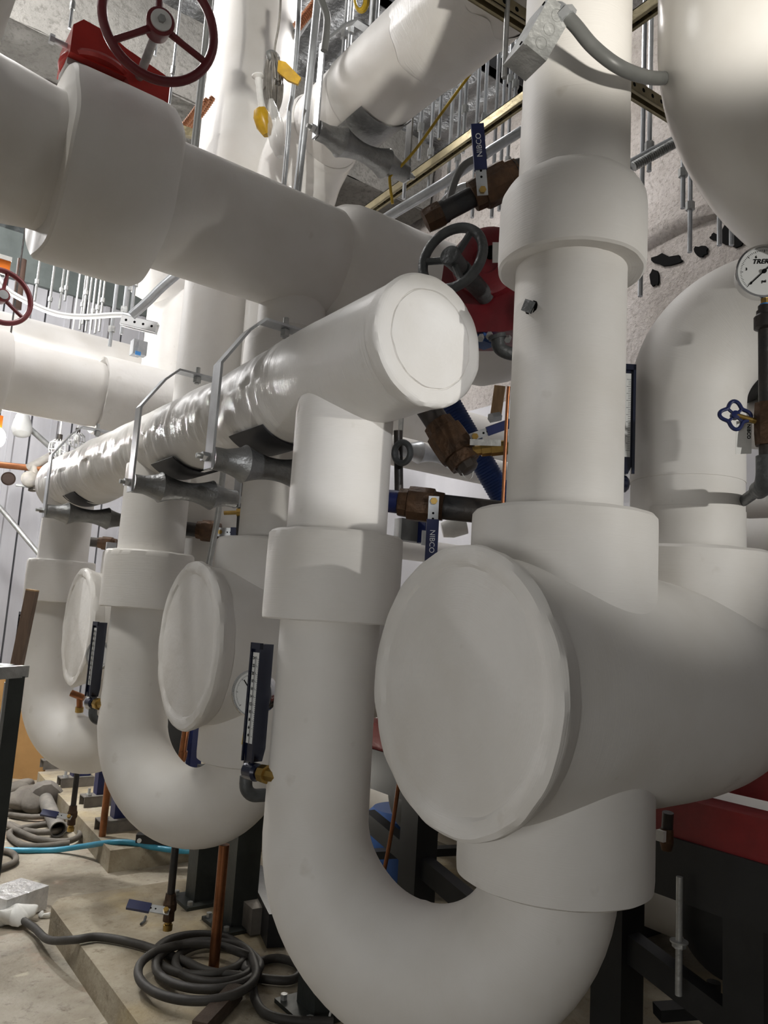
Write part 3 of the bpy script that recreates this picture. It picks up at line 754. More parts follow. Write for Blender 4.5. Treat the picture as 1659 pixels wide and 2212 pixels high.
# drain valves under the bends
def drain(root, x, y):
    k = V((x, y, 0))
    build('drop_pipe', MB().cyl(k+V((0, 0, .49)), k+V((0, 0, .30)), .0125, 16), 'black_pipe', root)
    build('valve_body', MB().lathe([(0, .012), (0, .017), (.022, .019), (.03, .023), (.05, .023), (.058, .018), (.085, .019), (.085, .012)], k+V((0, 0, .31)), (0, 0, -1), 10), 'bronze', root, angle=25)
    build('hose_tip', MB().lathe([(0, .012), (.01, .012), (.012, .0155), (.03, .0155), (.03, .004)], k+V((0, 0, .226)), (0, 0, -1), 16), 'brass', root)
    lever(root, k+V((-.02, -.02, .265)), V((-.83, .55, .12)), V((-.3, -.5, .8)), .062, .065, .026)
dc = onY(373, 1890, 2.56)
t = thing('drain_valve', 'bronze drain valve with dark blue grip below the second drop leg', 'valve', (dc.x, dc.y, .2), 'drain valves under the bends')
drain(t, dc.x, 2.56)
d3 = onY(163, 1700, 3.82)
copy_tree(t, (d3.x-dc.x, 3.82-2.56, 0), 'bronze drain valve with dark blue grip below the farthest drop leg')

# ================================================================== thermometers and gauges
tp = at(545, 1666, 1.735)
def thermometer(root, p, n, H_=.262, W_=.040, D_=.030, numbers=True, well=None):
    """p pivot, n face normal (horizontal)"""
    n = V(n).normalized(); s = V((0, 0, 1)).cross(n).normalized(); up = V((0, 0, 1)); p = V(p)
    b = p+up*.022
    ol = [(-W_/2, .03), (-W_/2, H_), (W_/2, H_), (W_/2, .03), (W_*.28, 0), (-W_*.28, 0)]
    cs = build('case', MB().prism(ol, b-n*D_*.55, s, up, n*D_), 'thermo_blue', root, angle=20)
    build('scale_plate', MB().prism([(-W_*.34, .04), (-W_*.34, H_-.02), (W_*.34, H_-.02), (W_*.34, .04)], b+n*(D_*.45+.0002), s, up, n*.0012), 'dial_white', root)
    build('bezel', MB().prism([(-W_*.5, .0), (-W_*.5, H_+.002), (-W_*.40, H_+.002), (-W_*.40, .0)], b+n*(D_*.45), s, up, n*.006).prism([(W_*.5, .0), (W_*.5, H_+.002), (W_*.40, H_+.002), (W_*.40, .0)], b+n*(D_*.45), s, up, n*.006).prism([(-W_*.5, H_-.012), (-W_*.5, H_+.002), (W_*.5, H_+.002), (W_*.5, H_-.012)], b+n*(D_*.45), s, up, n*.006), 'thermo_blue', root, angle=20)
    build('glass_tube', MB().cyl(b+n*(D_*.45+.003)+up*.04, b+n*(D_*.45+.003)+up*(H_-.03), .0017, 8), 'steel_polished', root)
    tick = MB()
    for k in range(41):
        z = .055+(H_-.09)*k/40; w = .010 if k % 4 == 0 else .006
        tick.box(b+n*(D_*.45+.0016)+up*z+s*(W_*.34-w/2), (.0006, .0006, .0006)) if False else tick.prism([(W_*.33-w, z), (W_*.33, z), (W_*.33, z+.0008), (W_*.33-w, z+.0008)], b+n*(D_*.45+.0013), s, up, n*.0004)
    build('tick_marks', tick, 'ink_black', root, smooth=False)
    if numbers:
        for k, tx in enumerate(('40', '60', '80', '100', '120', '140', '160', '180', '200', '220', '240')):
            lettering('number', tx, b+n*(D_*.45+.0016)+up*(.057+(H_-.09)*k/10)-s*W_*.13, s, up, .0095, 'ink_black', root, .0002)
    build('swivel_ball', MB().lathe([(-.022, .001), (-.022, .014), (-.016, .02), (.016, .02), (.022, .014), (.022, .001)], p, s, 24), 'thermo_blue', root)
    build('swivel_screw', MB().cyl(p-s*.0215, p-s*.0245, .0055, 14).cyl(p+s*.0215, p+s*.0245, .0055, 14), 'galvanised_bright', root)
    if well is not None:
        q = V(well); d = (q-p).normalized(); L = (q-p).length
        build('well_nut', MB().lathe([(.014, .008), (.018, .013), (.026, .013), (.027, .0195), (.046, .0205), (.047, .015), (L, .013)], p, d, 8), 'brass', root, angle=25)
nf = V((-.985, -.16, 0)); lw = V((LX-.095, LY-.02, tp.z))
for i, lab in enumerate(('dark blue stick thermometer with white scale on the nearest drop leg',
                         'dark blue stick thermometer seen edge on beside the second drop leg',
                         'stick thermometer mostly hidden by the wood batten on the farthest drop leg')):
    if i == 0:
        th0 = thing('stick_thermometer', lab, 'thermometer', tp, 'thermometers on the drop legs')
        thermometer(th0, tp, nf, well=lw)
    else: copy_tree(th0, (0, DY*i, 0), lab)
def gauge(root, c, n, r, full=False):
    n = V(n).normalized(); s = V((0, 0, 1)).cross(n).normalized(); up = n.cross(s); c = V(c)
    build('case', MB().lathe([(-.034, .001), (-.034, r*.80), (-.030, r*.92), (-.004, r*.95), (-.002, r), (.004, r*1.03), (.009, r*1.02), (.010, r*.95), (.006, r*.93)], c, n, 56, (True, False)), 'steel_polished', root)
    build('dial', MB().lathe([(.0, r*.95), (.0045, r*.94), (.0045, .001)], c, n, 48), 'dial_white', root)
    tk = MB()
    for k in range(61):
        a = math.radians(225-270*k/60); L = .10 if k % 10 == 0 else (.075 if k % 5 == 0 else .05)
        d = s*math.cos(a)+up*math.sin(a); e = n.cross(d)
        wd = .0007 if k % 10 else .0011
        o = c+n*.0047
        tk.prism([(r*(.84-L), -wd/2), (r*.84, -wd/2), (r*.84, wd/2), (r*(.84-L), wd/2)], o, d, e, n*.0003)
    build('tick_marks', tk, 'ink_black', root, smooth=False)
    a = math.radians(225 if full else 130); d = s*math.cos(a)+up*math.sin(a)
    build('needle', MB().bar(c+n*.0062-d*r*.28, c+n*.0062+d*r*.72, .0022, .0008, n).cyl(c+n*.005, c+n*.009, .0045, 16), 'ink_black', root)
    if full:
        lettering('maker_lettering', 'TRERICE', c+n*.005+up*r*.38+s*r*.05, s, up, r*.25, 'ink_black', root, .0003, .25)
        lettering('unit_lettering', 'psi', c+n*.005-up*r*.38, s, up, r*.15, 'ink_black', root, .0002)
        for k, tx in enumerate(('0', '3', '6', '9', '12', '15')):
            a = math.radians(225-270*k/5); lettering('number', tx, c+n*.005+(s*math.cos(a)+up*math.sin(a))*r*.63, s, up, r*.14, 'ink_black', root, .0002)
    return s, up
gp = at(547, 1498, 1.86)
def gauge_set(root, c):
    s, up = gauge(root, c, (-.86, -.51, 0), .055)
    e = at(527, 1708, 1.835)
    build('gauge_cock', MB().lathe([(0, .008), (.03, .008), (.03, .013), (.05, .013), (.05, .009), (.08, .009)], c-V((0, 0, .055)), (0, 0, -1), 8), 'brass', root)
    build('cock_handle', MB().bar(c+V((-.02, -.02, -.075)), c+V((-.026, -.026, -.115)), .012, .005), 'yellow_rope', root)
    build('siphon_pipe', MB().tube([c-V((0, 0, .12)), V((c.x, c.y, e.z+.05)), V((c.x, c.y, e.z+.02))]+arc(V((c.x, c.y, e.z+.02))+V((.03, -.005, 0)), V((-.98, .16, 0)), (0, 0, -1), .0304, 0, PI/2, 8)+[V((c.x+.16, c.y-.03, e.z-.0105))], .0095, 14), 'black_pipe', root)
    build('pipe_elbow', MB().tube([V((c.x, c.y, e.z+.035)), V((c.x, c.y, e.z+.018))]+arc(V((c.x, c.y, e.z+.018))+V((.028, -.005, 0)), V((-.98, .16, 0)), (0, 0, -1), .0284, 0, PI/2, 8)+[V((c.x+.05, c.y-.008, e.z-.0105))], .0155, 16), 'iron_grey', root)
for i, lab in enumerate(('round pressure gauge half hidden behind the nearest stick thermometer',
                         'round pressure gauge half hidden behind the second stick thermometer',
                         'round pressure gauge showing left of the wood batten')):
    if i == 0:
        g0 = thing('pressure_gauge', lab, 'gauge', gp, 'pressure gauges on the drop legs')
        gauge_set(g0, gp)
    else: copy_tree(g0, (0, DY*i, 0), lab)
# thermometer behind riser at right
q = at(1336, 1045, 1.80)
t = thing('stick_thermometer', 'black framed stick thermometer showing along right side of the tall riser', 'thermometer', q)
thermometer(t, q, V((-.60, -.80, 0)), .262, .062, .03)
# gauge at right edge
D_ = 1.62
gc = at(1649, 588, D_)
t = thing('pressure_gauge', 'large round pressure gauge at right frame edge above blue wheel valve', 'gauge', gc-V((0, 0, .5)))
gauge(t, gc, (-.72, -.66, -.08), .0555, True)
pb = at(1652, 648, D_+.01); X0, Y0 = pb.x, pb.y
zz = lambda py: onY(1650, py, Y0).z
build('brass_neck', MB().lathe([(0, .008), (.02, .008), (.02, .011), (zz(640)-zz(657), .011)], (X0, Y0, zz(657)), (0, 0, 1), 8), 'brass', t)
build('tape_band', MB().cyl((X0, Y0, zz(664)), (X0, Y0, zz(656)), .0102, 16), 'poster_blue', t)
build('coupling', MB().lathe([(0, .014), (.004, .022), (.028, .022), (.034, .017), (.042, .017)], (X0, Y0, zz(712)), (0, 0, 1), 20), 'black_pipe', t)
build('stand_pipe', MB().cyl((X0, Y0, zz(1010)), (X0, Y0, zz(660)), .0135, 18), 'black_pipe', t)
zv = zz(915)
build('valve_body', MB().lathe([(-.045, .013), (-.045, .021), (-.02, .023), (.02, .023), (.045, .021), (.045, .013)], (X0, Y0, zv), (0, 0, 1), 8), 'bronze', t, angle=25)
wcn = at(1588, 897, D_-.02); wn = V((-.62, -.75, .15)).normalized()
build('valve_stem', MB().cyl(V((X0, Y0, zv)), wcn, .006, 12), 'brass', t)
ux, uy, wn = basis(wn)
hw = MB()
ringp = []
for k in range(64):
    a_ = 2*PI*k/64; rr = .0265+.0055*math.cos(4*a_)
    ringp.append(wcn+ux*rr*math.cos(a_)+uy*rr*math.sin(a_))
hw.tube(ringp, .0042, 10, closed=True)
for k in range(4):
    a_ = 2*PI*k/4+PI/4; hw.tube([wcn, wcn+(ux*math.cos(a_)+uy*math.sin(a_))*.021], .0034, 8)
hw.lathe([(-.006, .009), (.005, .009), (.006, .001)], wcn, wn, 14)
build('valve_wheel', hw, 'handle_blue', t)
tg = at(1606, 945, D_-.01)
lt = build('paper_tag', MB().prism([(-.017, -.035), (.016, -.034), (.018, .033), (-.015, .034)], tg, RT, UP, CAMV*.0012), 'label_white', t)
lettering('tag_lettering', 'NIBCO', tg+CAMV*.002+RT*.010+UP*.012, -UP, RT, .010, 'ink_black', lt, .0002)
ez = zz(1046); ep = onY(1652, 1046, Y0)
st = V((EX+.03, EY-.125, ez))
hd = (V((st.x, st.y, ez))-V((X0, Y0, ez))).normalized()
cc = V((X0, Y0, ez+.03))+hd*.03
build('pipe_elbow', MB().tube([V((X0, Y0, ez+.06)), V((X0, Y0, ez+.03))]+arc(cc, -hd, (0, 0, -1), .03, 0, PI/2, 10)+[cc-V((0, 0, .03))+hd*.03], .0195, 20), 'iron_grey', t)
build('branch_pipe', MB().cyl(cc-V((0, 0, .03)), st, .0125, 16), 'iron_grey', t)

# ================================================================== junction box and conduit on the tall riser
o = at(1163, 88, 1.55)
u_ = (-RT*.50-UP*.87).normalized()
nS = (CAMV*.97+RT*.26-UP*.10); nS = (nS-u_*nS.dot(u_)).normalized(); nC = nS.cross(u_).normalized()
if nC.dot(RT) > 0: nC = -nC
Rm = Matrix((u_, nC, nS)).transposed()
t = thing('junction_box', 'galvanised electrical box tilted beside the top of the tall riser', 'electrical box', o)
build('box_body', MB().box(o, (.105, .052, .100), Rm), 'galvanised', t)
build('cover_plate', MB().box(o+nC*.028, (.112, .006, .104), Rm), 'galvanised', t)
for k in (-1, 0, 1):
    c = o+nS*.0502+u_*(.031*k)
    kb = build('knockout', MB().torus(c, nS, .0115, .0012, 28, 6), 'galvanised', t)
for sx in (-.045, .045):
    build('screw', MB().cyl(o+nC*.031+u_*sx+nS*.03, o+nC*.033+u_*sx+nS*.03, .004, 12), 'ink_black', t)
e0 = at(1193, 34, 1.52)
fp = smooth_path([at(1188, 42, 1.53), at(1192, 24, 1.52), at(1206, 18, 1.515), at(1219, 27, 1.51), at(1226, 38, 1.51)], 5)
build('conduit_fitting', MB().tube(fp, .0125, 16).hexp(at(1218, 27, 1.51), at(1228, 40, 1.508), .020), 'galvanised_bright', t)
cp_ = smooth_path([at(1222, 33, 1.51), at(1245, 58, 1.505), at(1280, 100, 1.50), at(1330, 140, 1.50), at(1380, 162, 1.54), at(1432, 169, 1.64), at(1500, 158, 1.86)], 8)
solo('flexible_conduit', MB().tube(cp_, .0135, 18), 'conduit_grey', 'thick grey flexible conduit drooping across the top of the tall riser', 'conduit')
# ================================================================== cable coil hanging on the tall vertical pipe
cd = 2.74
t = thing('cable_coil', 'hanging coil of grey steel cable in front of the tall vertical pipe', 'cable', at(590, 190, cd))
mb = MB()
for k in range(20):
    cx0 = 590+random.uniform(-5, 5); cy0 = 183+random.uniform(-4, 6); wx = 3+random.uniform(0, 15); hy_ = 62+random.uniform(-6, 8); dd_ = cd+random.uniform(-.02, .02)
    mb.tube([at(cx0+wx*math.cos(a_), cy0+hy_*math.sin(a_)+(4*math.cos(a_)), dd_+.012*math.sin(a_*2)) for a_ in [2*PI*i/28 for i in range(28)]], .0040, 6, closed=True)
build('cable_loops', mb, 'cable_steel', t)
build('hanging_cable', MB().tube(smooth_path([at(592, 130, cd), at(594, 100, cd), at(602, 55, cd), at(606, 0, cd), at(607, -80, cd)], 5), .0042, 8), 'cable_steel', t)
build('top_tie', MB().ball(at(590, 122, cd), .028, 12, (1, .5, .8)), 'conduit_grey', t)
def slab(cs, d, th): 
    pts = [at(x, y, d) for x, y in cs]; m = MB(); n = len(pts)
    m.v = [p for p in pts]+[p+CAMV*th for p in pts]
    m.f = [tuple(range(n)), tuple(range(2*n-1, n-1, -1))]+[(i, (i+1) % n, n+(i+1) % n, n+i) for i in range(n)]
    return m
t = solo('yellow_mesh_sleeve', slab([(602, 134), (618, 138), (651, 172), (644, 186), (622, 177), (600, 158)], 2.68, .012), 'yellow_plastic', 'yellow mesh tag sticking out right of the cable coil', 'tag')
t = thing('probe_tube', 'white plastic tube with yellow mesh sleeve hanging left of the cable coil', 'tube', at(560, 230, 2.66))
a, b = at(557, 163, 2.66), at(566, 240, 2.66)
build('tube_body', MB().lathe([(0, .021), (.004, .0215), (.012, .0125), (.03, .011), ((b-a).length, .011)], a, b-a, 18), 'label_white', t)
a2, b2 = at(562, 238, 2.655), at(577, 292, 2.655)
ms = build('mesh_sleeve', MB().lathe([(0, .022), (.02, .029), (.06, .028), ((b2-a2).length, .014)], a2, b2-a2, 20, rf=lambda i, tt, th, r: (r*(1+.12*nrm(math.cos(th)*2, math.sin(th)*2, i)), tt)), 'yellow_plastic', t)
bag = MB().lathe([(0, .008), (.03, .018), (.09, .024), (.16, .026), (.20, .012)], at(585, 215, 2.65), at(604, 338, 2.65)-at(585, 215, 2.65), 16, rf=lambda i, tt, th, r: (r*(1+.45*nrm(math.cos(th)*2, math.sin(th)*2, i*1.3)), tt))
solo('plastic_bag', bag, 'clear_plastic', 'clear crumpled plastic bag hanging below the cable coil', 'bag')
# ================================================================== ceiling services
def strut(name_label, p, q, m='zinc_yellow', w=.041, h=.041, slots='side', open_down=True):
    """slotted U channel from p to q"""
    p, q = V(p), V(q); d = (q-p).normalized(); sd = d.cross(V((0, 0, 1))).normalized(); up = sd.cross(d)
    t = thing('strut_channel', name_label, 'steel channel', (p+q)/2)
    mb = MB(); th = .004
    # side walls, back and inturned lips
    for s in (-1, 1):
        mb.bar(p+sd*s*(w/2-th/2), q+sd*s*(w/2-th/2), th, h, up)
        mb.bar(p+sd*s*(w/2-.006)-up*(h/2-th/2), q+sd*s*(w/2-.006)-up*(h/2-th/2), .012, th, up)
    mb.bar(p+up*(h/2-th/2), q+up*(h/2-th/2), w, th, up)
    build('channel', mb, m, t, smooth=False)
    hs = MB(); L = (q-p).length; n = min(int(L/.05), 60)
    for k in range(n):
        c = p+d*(.03+.05*k)
        for s in (-1, 1):
            if slots == 'side': hs.cyl(c+sd*s*(w/2+.0003), c+sd*s*(w/2-.0005), .0075, 12)
        if slots != 'side': hs.cyl(c-up*(h/2-th*2.1), c-up*(h/2-th*2), .0075, 10)
    o = build('slot_holes', hs, 'ink_black', t)
    return t
p, q = onX(822, 436, 2.0), onX(1140, 208, 2.0); d = (p-q).normalized()
strut('long zinc steel channel slanting behind the tall riser under the ceiling', p+d*.5, q-d*1.1, slots='under')
p, q = onY(1062, 2, 1.45), onY(1440, 240, 1.45); d = (q-p).normalized()
strut('short drilled steel channel crossing behind top of the tall riser', p-d*.10, q+d*.06)
hz = onY(1085, 20, 1.45)
rodb = onY(1076, 160, 1.43)
solo('hanger_rod', MB().cyl(V((hz.x, 1.43, rodb.z)), V((hz.x, 1.43, H_TOP)), .0075, 10), 'galvanised', 'threaded rod ending in mid air in front of the high pipe', 'rod')

# conduits and rods
def pipe_px(name, pts, d, r, m, label, cat, seg=14, n=6, group=None):
    return solo(name, MB().tube(smooth_path([at(x, y, d if not isinstance(d, list) else d[i]) for i, (x, y) in enumerate(pts)], n), r, seg), m, label, cat, group)
pipe_px('conduit', [(720, 543), (860, 455), (960, 395), (1060, 325), (1160, 262), (1300, 165)], 3.35, .022, 'galvanised_bright', 'straight bright metal conduit below the long steel channel', 'conduit', n=2)
pipe_px('conduit', [(935, 480), (962, 436), (990, 412), (1020, 405), (1080, 412)], 2.9, .020, 'galvanised_bright', 'bent bright conduit elbow behind the upper ball valve', 'conduit')
pipe_px('flexible_tube', [(968, 450), (975, 415), (990, 375), (1012, 350), (1050, 335)], 2.6, .013, 'conduit_grey', 'grey flexible tube curving behind the upper blue lever', 'conduit')
pipe_px('conduit', [(1250, 420), (1372, 352), (1420, 326), (1470, 300), (1530, 268), (1640, 205)], 3.0, .024, 'galvanised_bright', 'straight conduit running right behind the tall riser and near elbow', 'conduit', n=2)
cpts = [at(1368+110*i/260, 360-62*i/260, 2.95) for i in range(261)]
mb = MB().tube(cpts, [.015+.0045*math.sin(i*2*PI/10) for i in range(261)], 14)
solo('flexible_conduit', mb, 'galvanised', 'ribbed metal flexible conduit just under the straight conduit at right', 'conduit')
pipe_px('conduit', [(455, -20), (440, 130), (428, 240), (402, 480)], 2.85, .0125, 'conduit_grey', 'grey conduit along the left edge of the tall vertical pipe', 'conduit', n=3)
pipe_px('conduit', [(647, -20), (642, 80), (632, 200), (625, 240), (622, 300), (606, 480)], 2.85, .0095, 'galvanised_bright', 'shiny thin conduit along the right edge of the tall vertical pipe', 'conduit')
pipe_px('conduit', [(688, -20), (676, 100), (660, 250), (636, 470)], 2.85, .0145, 'galvanised_bright', 'straight galvanised conduit left of the high pipe hanger', 'conduit', n=2)
pipe_px('conduit', [(690, -10), (705, 30), (706, 60), (700, 110)], 2.5, .012, 'conduit_grey', 'dull grey conduit bending behind the straight galvanised conduit', 'conduit')
pipe_px('conduit', [(640, 75), (670, 30), (700, -10)], 3.6, .02, 'galvanised_bright', 'slanting bright conduit at the top left of the high pipe', 'conduit', n=2)
mb = MB().tube([at(640+60*i/120, 60-75*i/120, 3.4) for i in range(121)], [.020+.003*math.sin(i*2*PI/6) for i in range(121)], 14)
solo('copper_flexible_conduit', mb, 'copper_bright', 'copper coloured ribbed conduit at top between the two upright pipes', 'conduit')
for k, (x0, lab) in enumerate(((428, 'upper'), (440, 'middle'), (452, 'lower'))):
    mb = MB().tube([at(x0-78+(86*i/140), 318-4*k-(120*i/140)*.98+20*math.sin(i/140*2), 3.0+.05*k) for i in range(141)], [.0115+.0015*math.sin(i*2*PI/5) for i in range(141)], 12)
    solo('copper_cable', mb, 'copper_bright', lab+' copper clad cable of three left of the tall vertical pipe', 'cable', 'copper clad cables')
a, b = at(382, 278, 2.93), at(425, 293, 2.93)
t = solo('cable_clamp', MB().bar(a, b, .03, .03, UP), 'zinc_yellow', 'small brass coloured channel clamp across the copper clad cables', 'clamp')
pipe_px('yellow_cable', [(1040, 120), (1012, 165), (990, 195), (950, 250), (900, 320), (865, 360), (845, 378), (842, 392), (848, 440)], 2.9, .0055, 'yellow_rope', 'thin yellow cable hanging diagonally under the high pipe', 'cable')
mb = MB()
for k in range(3):
    mb.tube([at(777+(11+2*k)*math.cos(a_)+2*k, -4+(24+3*k)*math.sin(a_), 3.0+.01*k) for a_ in [2*PI*i/24 for i in range(24)]], .006, 8, closed=True)
solo('yellow_cable_loop', mb, 'yellow_rope', 'loops of bright yellow cable hanging at the top edge', 'cable')

def rods(lst, d, r, lab, grp, m='galvanised_bright', coup=True):
    for i, (x, y0, y1) in enumerate(lst):
        lo = at(x, y1, d+.07*(i % 3))
        t = thing('hanger_rod', lab, 'rod', lo, grp)
        build('rod', MB().cyl(lo, V((lo.x, lo.y, H_TOP)), r, 8), m, t)
        zc = lo.z+.09+.05*(i % 4)
        build('coupling', MB().hexp(V((lo.x, lo.y, zc)), V((lo.x, lo.y, zc+.035)), r*1.9), 'galvanised', t)
rods([(872, 0, 430), (905, 0, 345), (925, 0, 420), (948, 0, 300), (964, 0, 470), (985, 0, 410), (1000, 0, 330), (1020, 0, 470), (1045, 0, 300), (1062, 0, 470), (1078, 0, 455), (1092, 0, 460), (1112, 0, 230), (1100, 0, 240)], 3.4, .0085, 'bright threaded rod hanging behind the upper ball valve and long channel', 'rods behind the long channel')
rods([(1402, 0, 370), (1475, 0, 450), (1490, 0, 545), (1554, 0, 530), (1580, 0, 530), (1628, 0, 540), (1383, 0, 640)], 3.1, .010, 'bright threaded rod hanging right of the tall riser', 'rods right of the tall riser')
rods([(741, 0, 120), (752, 0, 130), (800, 0, 60), (812, 0, 60)], 3.6, .010, 'bright threaded rod hanging above the high pipe', 'rods above the high pipe')
rods([(150, 0, 62), (366, 0, 225), (335, 0, 120)], 3.2, .006, 'thin rod hanging near the big red handwheel', 'rods near the red handwheel')
rods([(237, 0, 748), (262, 0, 722), (270, 0, 690), (281, 0, 700)], 4.6, .011, 'bright rod hanging left of the tall vertical pipe below the wide collar', 'rods left of the tall vertical pipe')
rods([(105, 0, 675), (128, 0, 668), (172, 0, 712), (178, 0, 700), (185, 0, 716), (196, 0, 712), (205, 0, 720), (214, 0, 716), (140, 0, 650), (75, 0, 650)], 6.0, .009, 'dull thin rod hanging in front of the back wall', 'rods before the back wall', 'galvanised')
# ceiling steel
def stbar(p, q, w, h, m, lab):
    t = struct(lab[0], MB().bar(p, q, w, h, (0, 0, 1)), m, label=lab[1], smooth=False); return t
bz = 4.82
j1 = onZ(1050, 145, 4.86); 
struct('trim_2', MB().box((1.6, j1.y, 4.90), (4.0, .07, .1)), 'black_steel', label='dark bar joist under the ceiling deck', smooth=False)
j2 = onZ(845, 10, 4.86)
struct('trim_3', MB().box((1.6, j2.y, 4.90), (4.0, .07, .1)), 'black_steel', label='dark bar joist nearer the camera', smooth=False)
# sprayed beam at upper left
mb = MB(); b0 = ony_z = None
by = 4.45; zb = onY(250, 145, by).z
g = MB(); nx, nzz = 90, 16
def sheet(m, o, ux, uy, nu, nv, amp, sc):
    b = len(m.v); n_ = V(ux).cross(V(uy)).normalized()
    for j in range(nv+1):
        for i in range(nu+1):
            p = V(o)+V(ux)*(i/nu)+V(uy)*(j/nv)
            m.v.append(p+n_*amp*noise.noise(p*sc))
    for j in range(nv):
        for i in range(nu): k = b+j*(nu+1)+i; m.f.append((k, k+1, k+nu+2, k+nu+1))
sheet(mb, (-3, by, zb), (6.5, 0, 0), (0, 0, H_TOP-zb), 90, 16, .03, 5)
sheet(mb, (-3, by+.45, zb), (6.5, 0, 0), (0, -.45, 0), 90, 8, .03, 5)
sheet(mb, (-3, by+.45, H_TOP), (6.5, 0, 0), (0, 0, zb-H_TOP), 60, 8, .03, 5)
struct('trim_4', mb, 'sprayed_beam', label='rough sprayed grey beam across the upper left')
mb = MB()
sheet(mb, (-3, by+.42, zb-.22), (6.5, 0, 0), (0, 0, .24), 90, 6, .03, 5)
sheet(mb, (-3, by+.8, zb-.22), (6.5, 0, 0), (0, -.38, 0), 90, 6, .03, 5)
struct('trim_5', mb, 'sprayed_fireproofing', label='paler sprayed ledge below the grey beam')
# sprayed bulge band with torn holes on the right wall
bp = onX(1480, 470, 3.55); mb = MB()
n = 120
rings = []
for i in range(n+1):
    y = -1.5+8.5*i/n
    rings.append([(3.61-.08*math.sin(a_)-.03*nrm(y*3, a_*2, 1.0), y, bp.z+.02+.085*math.cos(a_)+.03*nrm(y*2.5, a_, 7.0)) for a_ in [PI*k/10 for k in range(11)]])
b = 0
for r_ in rings: mb.v += [V(p) for p in r_]
for i in range(n):
    for k in range(10): mb.f.append((i*11+k, i*11+k+1, (i+1)*11+k+1, (i+1)*11+k))
struct('trim_6', mb, 'sprayed_fireproofing', label='sprayed bulging ledge along the right wall')
for k, (x, y, w_, h_) in enumerate(((1440, 562, 34, 12), (1512, 542, 16, 12), (1582, 508, 26, 26), (1545, 512, 12, 8), (1412, 600, 10, 16))):
    ps = []
    for i in range(14):
        a_ = 2*PI*i/14; rr = 1+.5*nrm(math.cos(a_)*2, math.sin(a_)*2, k*3.3)
        ps.append(onX(x+w_*rr*math.cos(a_), y+h_*rr*math.sin(a_), 3.585))
    m = MB(); m.v = ps+[p+V((.012, 0, 0)) for p in ps]; m.f = [tuple(range(14)), tuple(range(27, 13, -1))]+[(i, (i+1) % 14, 14+(i+1) % 14, 14+i) for i in range(14)]
    solo('torn_gap', m, 'ink_black', ['long dark torn gap in the sprayed wall right of the wide collar', 'small dark gap in the sprayed wall left of the bent pipe top', 'dark ragged gap in the sprayed wall near the right edge', 'tiny dark gap between two rods on the sprayed wall', 'little dark gap beside the lower rim of the wide collar'][k], 'gap', smooth=False)

# ================================================================== left background
pipe_px('drain_stack', [(48, 560), (41, 620), (36, 668)], 5.0, .028, 'brown_pipe', 'brown vertical pipe behind the small red handwheel', 'pipe', n=2)
pipe_px('conduit', [(-10, 590), (15, 625), (60, 652), (120, 677), (180, 684), (262, 680), (292, 690)], 4.4, .016, 'cage_white', 'white conduit sagging above the brightly lit pipe', 'conduit')
pipe_px('conduit', [(284, 682), (320, 650), (352, 618), (400, 578)], 4.3, .026, 'galvanised_bright', 'short thick bright conduit slanting up to the tall vertical pipe', 'conduit', n=3)
a, b = at(264, 692, 4.4), at(322, 706, 4.4)
strut('short pale steel channel left of the tall vertical pipe', a, b+(b-a)*.3, 'cage_white', .05, .06)
t = thing('electrical_box', 'small silver electrical box with blue mark above the flared cover', 'electrical box', at(300, 755, 4.3))
build('box_body', MB().box(at(294, 752, 4.3), (.05, .06, .085)).box(at(306, 754, 4.28), (.045, .05, .08)), 'galvanised_bright', t)
build('blue_mark', MB().box(at(298, 763, 4.24), (.03, .006, .02)), 'poster_blue', t)
pipe_px('conduit', [(35, 900), (80, 940), (125, 980), (150, 1000)], 6.0, .022, 'galvanised', 'diagonal conduit crossing below the side pipe toward the header', 'conduit', n=2)
pipe_px('conduit', [(-20, 1075), (20, 1120), (60, 1168), (100, 1215)], 5.6, .018, 'galvanised', 'diagonal conduit left of the farthest drop leg', 'conduit', n=2)
t = thing('copper_pipe', 'horizontal copper pipe at the left edge with dark fittings', 'pipe', at(50, 1003, 5.2))
build('tube', MB().tube([at(-20, 1002, 5.2), at(60, 1010, 5.2), at(120, 1016, 5.2)], .022, 16), 'copper', t)
build('tee_fitting', MB().cyl(at(62, 1011, 5.2), at(112, 985, 5.2), .03, 14).cyl(at(75, 1005, 5.2), at(70, 1060, 5.15), .028, 14), 'pipe_dusty', t)
build('valve_body', MB().ball(at(64, 1035, 5.1), .055, 14, (1, .6, 1)), 'pipe_dusty', t)
build('clamp_plate', MB().box(at(50, 1050, 5.1), (.09, .03, .012)), 'galvanised', t)
c = at(18, 1034, 6.2)
solo('round_vent', MB().lathe([(-.03, .05), (-.03, .055), (0, .055), (0, .05), (-.01, .045), (-.01, .001)], c, C0-c, 24), 'brown_pipe', 'round dark disc on the back wall at the left edge', 'vent')
